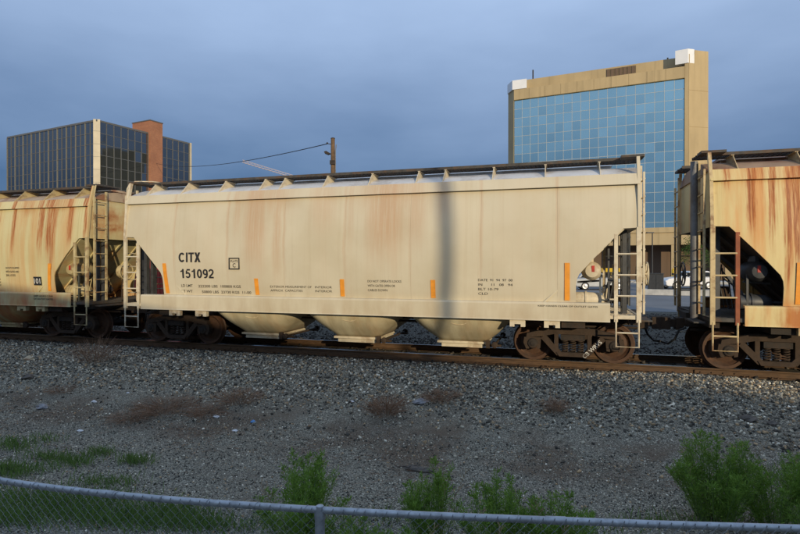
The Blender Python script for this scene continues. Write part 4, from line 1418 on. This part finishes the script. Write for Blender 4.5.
ct = tag(empty('shipping_container', on_lot(-15.0, 31.5, 0.02), TH), 'red steel container glimpsed through the end of the cream hopper', 'container')
part('body', MB().box(-3.0, 3.0, -1.2, 1.2, 0.12, 2.55), M['red_box'], ct)
for k in range(30):
    part('corrugation', MB().box(-2.95 + k * 0.2, -2.85 + k * 0.2, -1.235, -1.202, 0.25, 2.42), M['red_box'], ct)
part('corner_casting', MB().box(-3.02, -2.9, -1.25, -1.1, 0.0, 0.119).box(2.9, 3.02, -1.25, -1.1, 0, 0.119).box(-3.02, -2.9, 1.1, 1.25, 0, 0.119).box(2.9, 3.02, 1.1, 1.25, 0, 0.119), M['black_paint'], ct)


def leaf_cloud(pts, dirs, ln, wd, name):
    """one narrow leaf (two triangles) at each point"""
    n = len(pts)
    d = dirs / np.linalg.norm(dirs, axis=1)[:, None]
    sv = np.cross(d, rng.normal(size=(n, 3))); sv /= np.linalg.norm(sv, axis=1)[:, None] + 1e-9
    L = (ln * rng.uniform(0.6, 1.3, n))[:, None]; W = (wd * rng.uniform(0.7, 1.3, n))[:, None]
    nrm = np.cross(d, sv)
    v = np.stack([pts, pts + d * L * 0.5 + sv * W * 0.5 + nrm * W * 0.2, pts + d * L, pts + d * L * 0.5 - sv * W * 0.5 + nrm * W * 0.2], 1)
    f = np.arange(n * 4).reshape(n, 4)
    m = np_mesh(name, v.reshape(-1, 3), f)
    at = m.attributes.new('shade', 'FLOAT', 'POINT')
    at.data.foreach_set('value', rng.random(n).repeat(4).astype(np.float32))
    return m


# small street tree in the gap
tr = tag(empty('street_tree', on_lot(28.6, 51, 0.0), 0.4), 'small green street tree behind the rusted hopper end', 'tree')
tm = MB().tube([(0, 0, -0.02), (0.05, 0, 1.2), (0, 0.06, 2.3), (0.05, 0, 3.4), (0, 0, 4.6)], [0.12, 0.10, 0.08, 0.06, 0.02], 8)
tips = []
for k in range(16):
    a = k * 2.4; h = 1.9 + 0.16 * k; l = 1.35 - 0.05 * k
    e_ = Vector((math.cos(a) * l, math.sin(a) * l, h + 0.55))
    tm.tube([(0, 0, h), tuple(Vector((0, 0, h)).lerp(e_, 0.5) + Vector((0, 0, 0.12))), tuple(e_)], [0.035, 0.025, 0.008], 5)
    tips.append(e_)
part('trunk', tm, M['bark'], tr, 60)
pts = np.concatenate([np.array(t) + rng.normal(size=(170, 3)) * 0.36 for t in tips])
tag(link('crown', leaf_cloud(pts, rng.normal(size=pts.shape) + [0, 0, -0.3], 0.13, 0.07, 'crown'), M['tree_leaf'], tr))

# ------------------------------------------------------------------ unseen building added behind the camera to put the ground in shade
ta = math.tan(SUN_EL)
sx, sy = math.sin(SUN_PHI), -math.cos(SUN_PHI)
B0 = R(17)
ax, ay = -1 + 45 * sx, -1.9 + 45 * sy
WHH = 0.02 + 45 * ta
wh = tag(empty('blocker', (ax, ay, 0.6), -B0), 'added unseen warehouse across the yard behind the fence', 'building')
part('wall', MB().box(-75, 60, -22, 0, 0, WHH - 0.6 - 0.35), M['sandstone'], wh)
part('roof', MB().box(-75.3, 60.3, -22.3, 0.3, WHH - 0.6 - 0.349, WHH - 0.6), M['roof_gravel'], wh)
part('roof_block', MB().box(11.5, 60, -9, -1.0, WHH - 0.6, WHH - 0.6 + 0.95), M['brown_wall'], wh)  # raised block added so its shade reaches the right car's truck
for k in range(14):
    part('loading_door', MB().box(-70 + k * 9, -66 + k * 9, 0.002, 0.08, 0.02, 4.2), M['white_panel'], wh)
p2x, p2y = -2.56 + 39 * sx, -1.6 + 39 * sy
p2 = tag(empty('utility_pole', (p2x, p2y, 0.58)), 'timber utility pole standing in front of the added warehouse', 'utility pole')
part('shaft', MB().tube([(0, 0, 0), (0, 0, 14.6)], [0.14, 0.12], 12), M['timber'], p2, 40)
part('crossarm', MB().box(-1.2, 1.2, -0.06, 0.06, 13.9, 14.05), M['timber'], p2)

# ------------------------------------------------------------------ chain-link fence in front
FC = [(-4.6, 4.33), (-3.6, 4.05), (-2.89, 3.855), (-2.34, 3.705), (-1.74, 3.58), (-1.26, 3.495), (-0.57, 3.40), (0.10, 3.325), (0.82, 3.262), (1.6, 3.20), (2.36, 3.152), (3.3, 3.10), (4.4, 3.05)]
fxs, fzs = [p[0] for p in FC], [p[1] for p in FC]
def smooth_z(X):
    # Catmull-Rom through the surveyed fence line
    i = max(1, min(len(fxs) - 3, int(np.searchsorted(fxs, X)) - 1))
    x0, x1 = fxs[i], fxs[i + 1]
    u = (X - x0) / (x1 - x0)
    p = fzs[i - 1:i + 3]
    return 0.5 * (2 * p[1] + (p[2] - p[0]) * u + (2 * p[0] - 5 * p[1] + 4 * p[2] - p[3]) * u * u + (3 * p[1] - p[0] - 3 * p[2] + p[3]) * u ** 3)
FZ = 0.69
fence = tag(empty('chain_link_fence', (*C(-0.51, 3.39), -0.55)), 'galvanised chain link fence with a pipe top rail along the picture bottom', 'fence')
fo = Vector(fence.location)
def fpt(X, z, off=0.0):
    x, y = C(X, smooth_z(X) + off)
    return Vector((x, y, z)) - fo
XS = np.linspace(-4.3, 4.1, 72)
part('top_rail', MB().tube([fpt(X, FZ) for X in XS], 0.0225, 14), M['galv'], fence, 60)
for X in (-3.55, -0.51, 2.95):
    g0 = float(gz(*C(X, smooth_z(X))))
    po = part('post', MB().tube([fpt(X, g0 - 0.05, 0.0), fpt(X, FZ - 0.028, 0.0)], 0.032, 14), M['galv'], fence, 40)
    cap = MB().tube([fpt(X, FZ - 0.055), fpt(X, FZ - 0.024), fpt(X, FZ + 0.027), fpt(X, FZ + 0.034)], [0.036, 0.036, 0.024, 0.010], 14)
    part('loop_cap', cap, M['galv'], po, 40)
for X in (-2.0, 0.95):
    part('rail_sleeve', MB().tube([fpt(X - 0.06, FZ), fpt(X, FZ), fpt(X + 0.06, FZ)], 0.0255, 14), M['galv'], fence, 60)
for X in np.arange(-3.9, 3.9, 0.33):
    rg = []
    for k in range(9):
        a = k * math.pi / 4
        p = fpt(X + 0.012 * math.sin(a + 1), FZ) 
        d = Vector((-math.sin(TH), math.cos(TH), 0))
        rg.append(p + d * 0.0255 * math.cos(a) + Vector((0, 0, 0.0255 * math.sin(a))))
    part('tie_wire', MB().tube(rg, 0.0022, 5), M['galv'], fence, 60)
cm = MB()
D = 0.034
nwire = int(8.2 / D)
for i in range(nwire):
    X0 = -4.25 + i * D
    pl = []
    for k in range(39):
        z = FZ + 0.012 - k * D * 0.98
        if z < -0.56: break
        sgn = 1 if (k + i) % 2 == 0 else -1
        pl.append(fpt(X0 + sgn * D / 2 * 1.02, z, -0.028 + 0.003 * sgn))
    cm.tube(pl, 0.0015, 4)
    cm.tube([pl[0], pl[0] + Vector((0.004, 0, 0.013))], 0.0017, 4)
mesh_o = part('chain_link_mesh', cm, M['wire'], fence)
mesh_o['kind'] = 'stuff'

# ------------------------------------------------------------------ weeds and grass
def weed_bush(X, Z, h, spread, nst, label, lean=0.0):
    x, y = C(X, Z)
    b = tag(empty('green_weed', (x, y, float(gz(x, y)) - 0.01), random.uniform(0, 6)), label, 'weed', 'green weeds along the fence')
    sm = MB()
    P, Dv = [], []
    for k in range(nst):
        a = random.uniform(0, 2 * math.pi); rr = spread * math.sqrt(random.random())
        hh = h * random.uniform(0.55, 1.0) * (1 - 0.35 * (rr / spread) ** 2)
        base = Vector((math.cos(a) * rr * 0.35, math.sin(a) * rr * 0.35, 0))
        top = Vector((math.cos(a) * rr, math.sin(a) * rr, hh))
        mid_ = base.lerp(top, 0.55) + Vector((0, 0, 0.06 * h))
        curve = [base, base.lerp(mid_, 0.5), mid_, mid_.lerp(top, 0.55), top]
        sm.tube(curve, [0.005, 0.0045, 0.004, 0.003, 0.0012], 4)
        # leafy side shoots
        for q in range(int(26 + 34 * hh)):
            u = random.uniform(0.05, 1.0)
            s_ = min(3.999, u * 4); i = int(s_)
            p0 = curve[i].lerp(curve[i + 1], s_ - i)
            an = random.uniform(0, 2 * math.pi)
            sl = (0.05 + 0.17 * (1 - u)) * random.uniform(0.5, 1.2) * (0.6 + 0.5 * h)
            dr = Vector((math.cos(an), math.sin(an), random.uniform(0.7, 1.5))).normalized()
            for w in range(7):
                v = (w + random.random()) / 7
                P.append(p0 + dr * sl * v)
                d2 = dr + Vector((random.gauss(0, .6), random.gauss(0, .6), random.gauss(0.2, .45)))
                Dv.append(d2)
    part('stem', sm, M['weed_stem'], b)
    for k in range(3 if h > 0.6 else 1):
        a = random.uniform(0, 6.28); hh = h * random.uniform(0.55, 0.95); rr = spread * random.uniform(0.6, 1.15)
        tp = Vector((math.cos(a) * rr, math.sin(a) * rr, hh))
        st = MB().tube([(0, 0, 0), tuple(tp * 0.5 + Vector((0, 0, 0.05))), tuple(tp)], [0.004, 0.003, 0.0015], 4)
        for q in range(9):
            p = tp * (0.68 + 0.035 * q); an = random.uniform(0, 6.28)
            st.tube([tuple(p), tuple(p + Vector((math.cos(an) * 0.05, math.sin(an) * 0.05, 0.05)))], [0.002, 0.004], 4)
        part('dead_stalk', st, M['stalk'], b)
    link('foliage', leaf_cloud(np.array(P), np.array(Dv), 0.042, 0.0075, 'foliage'), M['weed'], b)
    return b


weed_bush(-0.95, 5.1, 1.10, 0.46, 40, 'tall green weed behind the fence post')
weed_bush(-0.42, 4.8, 0.56, 0.38, 18, 'low green weed just right of the fence post')
weed_bush(0.34, 5.3, 0.98, 0.32, 24, 'slender green weed with a narrow top, left of the wide clump')
weed_bush(0.92, 5.1, 0.92, 0.42, 30, 'middle green weed of the wide clump behind the top rail')
weed_bush(1.45, 5.1, 0.86, 0.42, 28, 'bushy green weed ending the wide clump on the gravel')
weed_bush(3.62, 6.1, 1.12, 0.50, 54, 'biggest bushy green weed below the gravel mound')
weed_bush(4.25, 6.0, 0.78, 0.50, 32, 'lower green weed beside the biggest bush')
weed_bush(4.80, 6.2, 0.95, 0.48, 34, 'green weed cut by the right picture edge')
weed_bush(-1.72, 4.6, 0.46, 0.32, 16, 'short weed behind the fence, left of the tall one')
weed_bush(0.0, 4.8, 0.56, 0.34, 16, 'sparse low weed between the post and the wide clump')
weed_bush(2.6, 4.9, 0.36, 0.30, 12, 'small low weed behind the rail left of the biggest bush')


def grass_stuff():
    P, Dv = [], []
    patches = []
    for (px, py, w, h_, n) in ((14, 442, 22, 8, 420), (52, 452, 30, 7, 420), (75, 458, 20, 8, 360), (98, 447, 16, 6, 280), (134, 457, 18, 7, 420), (8, 470, 24, 10, 480), (45, 434, 20, 6, 180), (30, 466, 40, 8, 300), (105, 480, 40, 8, 350),
                              (25, 505, 60, 20, 1300), (80, 515, 60, 22, 1500), (140, 520, 60, 18, 1500), (10, 525, 40, 16, 800), (200, 522, 40, 14, 700), (100, 500, 60, 14, 600), (170, 510, 40, 10, 500), (240, 528, 60, 10, 300), (380, 520, 100, 10, 350), (560, 528, 100, 6, 200), (690, 516, 80, 10, 400), (780, 470, 40, 10, 300)):
        for k in range(int(n * 0.62)):
            qx, qy = px + random.gauss(0, w * 0.5), py + random.gauss(0, h_ * 0.4)
            qy = max(qy, 395)
            Zc = 2.87 * 533 / (qy - 265)
            Xc = (qx - 400) / 533 * Zc
            x, y = C(Xc, Zc)
            tall = 0.16 if py > 495 else 0.10
            P.append((x, y, float(gz(x, y)) - 0.005))
            Dv.append((random.gauss(0, 0.45), random.gauss(0, 0.45), 1.0))
    P, Dv = np.array(P), np.array(Dv)
    return leaf_cloud(P, Dv, 0.15, 0.010, 'grass')


tag(link('grass', grass_stuff(), M['grass']), 'patches of short green grass in the gravel', None, None, 'stuff')


def dry_weed(X, Z, r, h, n, label):
    x, y = C(X, Z)
    P, Dv, Ls = [], [], []
    o = tag(empty('dry_weed', (x, y, float(gz(x, y)) - 0.01), random.uniform(0, 6)), label, 'dry weed', 'dead brown weeds on the slope')
    sm = MB()
    for k in range(n):
        a = random.uniform(0, 2 * math.pi); rr = r * math.sqrt(random.random())
        b = Vector((math.cos(a) * rr * 0.4, math.sin(a) * rr * 0.4, 0))
        t = Vector((math.cos(a) * rr * 1.1 + random.gauss(0, .05), math.sin(a) * rr * 1.1 + random.gauss(0, .05), h * random.uniform(0.3, 1.0)))
        md = b.lerp(t, 0.5) + Vector((random.gauss(0, .03), random.gauss(0, .03), 0.04))
        P += [b, md]; Dv += [md - b, t - md]
        for q in range(2):
            P.append(md); Dv.append((t - md) + Vector((random.gauss(0, .1), random.gauss(0, .1), random.gauss(0, .05))))
    me = leaf_cloud(np.array([tuple(p) for p in P]), np.array([tuple(d) for d in Dv]), h * 0.75, 0.006, 'stalks')
    link('stalks', me, M['dry'], o)
    return o


def straw():
    n = 9000
    x = rng.uniform(-17, 9, n); y = rng.normal(-6.0, 0.75, n)
    k = vnoise(x * 0.8, y * 0.9, 1.0) + rng.normal(0, 0.35, n) > 0.12
    x, y = x[k], y[k]; n = len(x)
    a = rng.uniform(0, 6.28, n)
    P = np.stack([x, y, gz(x, y) + rng.uniform(0.008, 0.03, n)], 1)
    return leaf_cloud(P, np.stack([np.cos(a), np.sin(a), rng.normal(0.05, 0.22, n)], 1), 0.16, 0.006, 'dead_straw')


tag(link('dead_straw', straw(), M['dry']), 'brown dead straw strewn at the foot of the ballast', None, None, 'stuff')


def at_px(px, py, drop=2.9):
    Zc = drop * 533 / (py - 265)
    return (px - 400) / 533 * Zc, Zc


for (px, py, r, h, n, lab) in ((95, 378, 0.55, 0.55, 150, 'tall brown dead weed at the foot of the ballast under the rust-run hopper'),
                               (165, 412, 0.70, 0.28, 260, 'wide flattened brown weed mat left of the blue litter'),
                               (205, 415, 0.45, 0.22, 170, 'low brown weed between the mat and the blue litter'),
                               (238, 408, 0.55, 0.26, 200, 'brown weed beside the blue litter'),
                               (130, 418, 0.45, 0.18, 130, 'thin brown weed patch nearest the green tufts'),
                               (385, 420, 0.42, 0.34, 220, 'reddish dead weed left of the grey rag'),
                               (440, 412, 0.42, 0.24, 170, 'reddish dead weed right of the grey rag'),
                               (555, 424, 0.26, 0.24, 110, 'small tan tumbleweed on the gravel edge'),
                               (60, 395, 0.40, 0.16, 90, 'sparse brown weed on the stone slope at far left'),
                               (640, 378, 0.25, 0.14, 60, 'little dead weed in the sunlit ballast')):
    dry_weed(*at_px(px, py), r, h, n, lab)


def lump(X, Z, size, mat, name, label, cat, seed, stretch=(1, 1, 0.6), rz=0.0, n=9, rough=0.28):
    """irregular chunk lying on the ground"""
    rnd = random.Random(seed)
    x, y = C(X, Z)
    rings = []
    for j in range(6):
        v = j / 5
        rad = math.sin(math.pi * (0.12 + 0.8 * v))
        rings.append([(math.cos(2 * math.pi * k / n) * rad * size * stretch[0] * rnd.uniform(1 - rough, 1 + rough), math.sin(2 * math.pi * k / n) * rad * size * stretch[1] * rnd.uniform(1 - rough, 1 + rough), (v - 0.25) * size * 2 * stretch[2] + rnd.uniform(-.5, .5) * rough * size * stretch[2]) for k in range(n)])
    return tag(part(name, MB().loft(rings), mat, None, None, (x, y, float(gz(x, y))), rz), label, cat)


def splintered(X, Z, L, W, H, name, label, cat, rz, seed):
    """broken length of timber: a split billet with ragged ends"""
    rnd = random.Random(seed)
    x, y = C(X, Z)
    rings = []
    for j in range(12):
        u = j / 11
        taper = min(1.0, 0.25 + 4.5 * min(u, 1 - u)) * rnd.uniform(0.75, 1.1)
        rings.append([((u - 0.5) * L + rnd.uniform(-.035, .035) * (2 if j in (0, 11) else 1), math.cos(a) * W * taper * rnd.uniform(.7, 1.15), H * 0.55 + math.sin(a) * H * taper * rnd.uniform(.6, 1.2)) for a in [k * math.pi / 4 for k in range(8)]])
    return tag(part(name, MB().loft(rings), M['timber_grey'], None, None, (x, y, float(gz(x, y))), rz), label, cat)


splintered(*at_px(418, 465), 0.46, 0.055, 0.045, 'driftwood', 'dark splintered wood chunk lying on the fine gravel', 'wood chunk', TH - 0.3, 3)
splintered(*at_px(408, 460), 0.30, 0.018, 0.016, 'wood_splinter', 'thin wood splinter beside the dark wood chunk', 'wood splinter', TH + 0.15, 4)
lump(*at_px(421, 413), 0.14, M['rag'], 'rag', 'crumpled grey rag between the reddish dead weeds', 'rag', 5, (1.1, 0.8, 0.45))
lump(*at_px(598, 388), 0.085, M['concrete'], 'pale_stone', 'pale round stone sitting on the ballast below the truck', 'stone', 6, (1, 0.9, 0.8))
lump(*at_px(253, 421), 0.05, M['litter_blue'], 'blue_litter', 'small scrap of blue litter in the brown weeds', 'litter', 7, (1.1, 0.6, 0.7))
for i, (px, py, s_, lab) in enumerate(((94, 402, 0.055, 'white scrap of litter on the slope below the tall dead weed'), (80, 426, 0.05, 'white litter scrap near the grass tufts at left'), (128, 398, 0.035, 'tiny white litter scrap right of the tall dead weed'),
                                       (235, 427, 0.045, 'white scrap just left of the blue litter'), (352, 410, 0.04, 'white stone chip among the ballast left of the reddish weed'), (216, 416, 0.06, 'pale crumpled paper on the brown weeds'))):
    lump(*at_px(px, py), s_, M['litter_white'], 'litter_scrap', lab, 'litter', 20 + i, (1.2, 0.8, 0.5))
for i, (px, py, s_, lab) in enumerate(((29, 366, 0.13, 'tan rock high on the ballast at far left'), (28, 377, 0.12, 'dark rock just below the tan rock at far left'), (42, 395, 0.11, 'flat brown rock half sunk in the slope at left'), (748, 425, 0.10, 'dark rock at the edge of the gravel mound'), (772, 428, 0.08, 'second dark rock right of the mound edge'))):
    lump(*at_px(px, py, 2.7), s_, M['timber_grey'] if i in (1, 3, 4) else M['rag'] if i == 2 else M['cream_gear'], 'rock', lab, 'rock', 40 + i, (1.2, 0.9, 0.6))
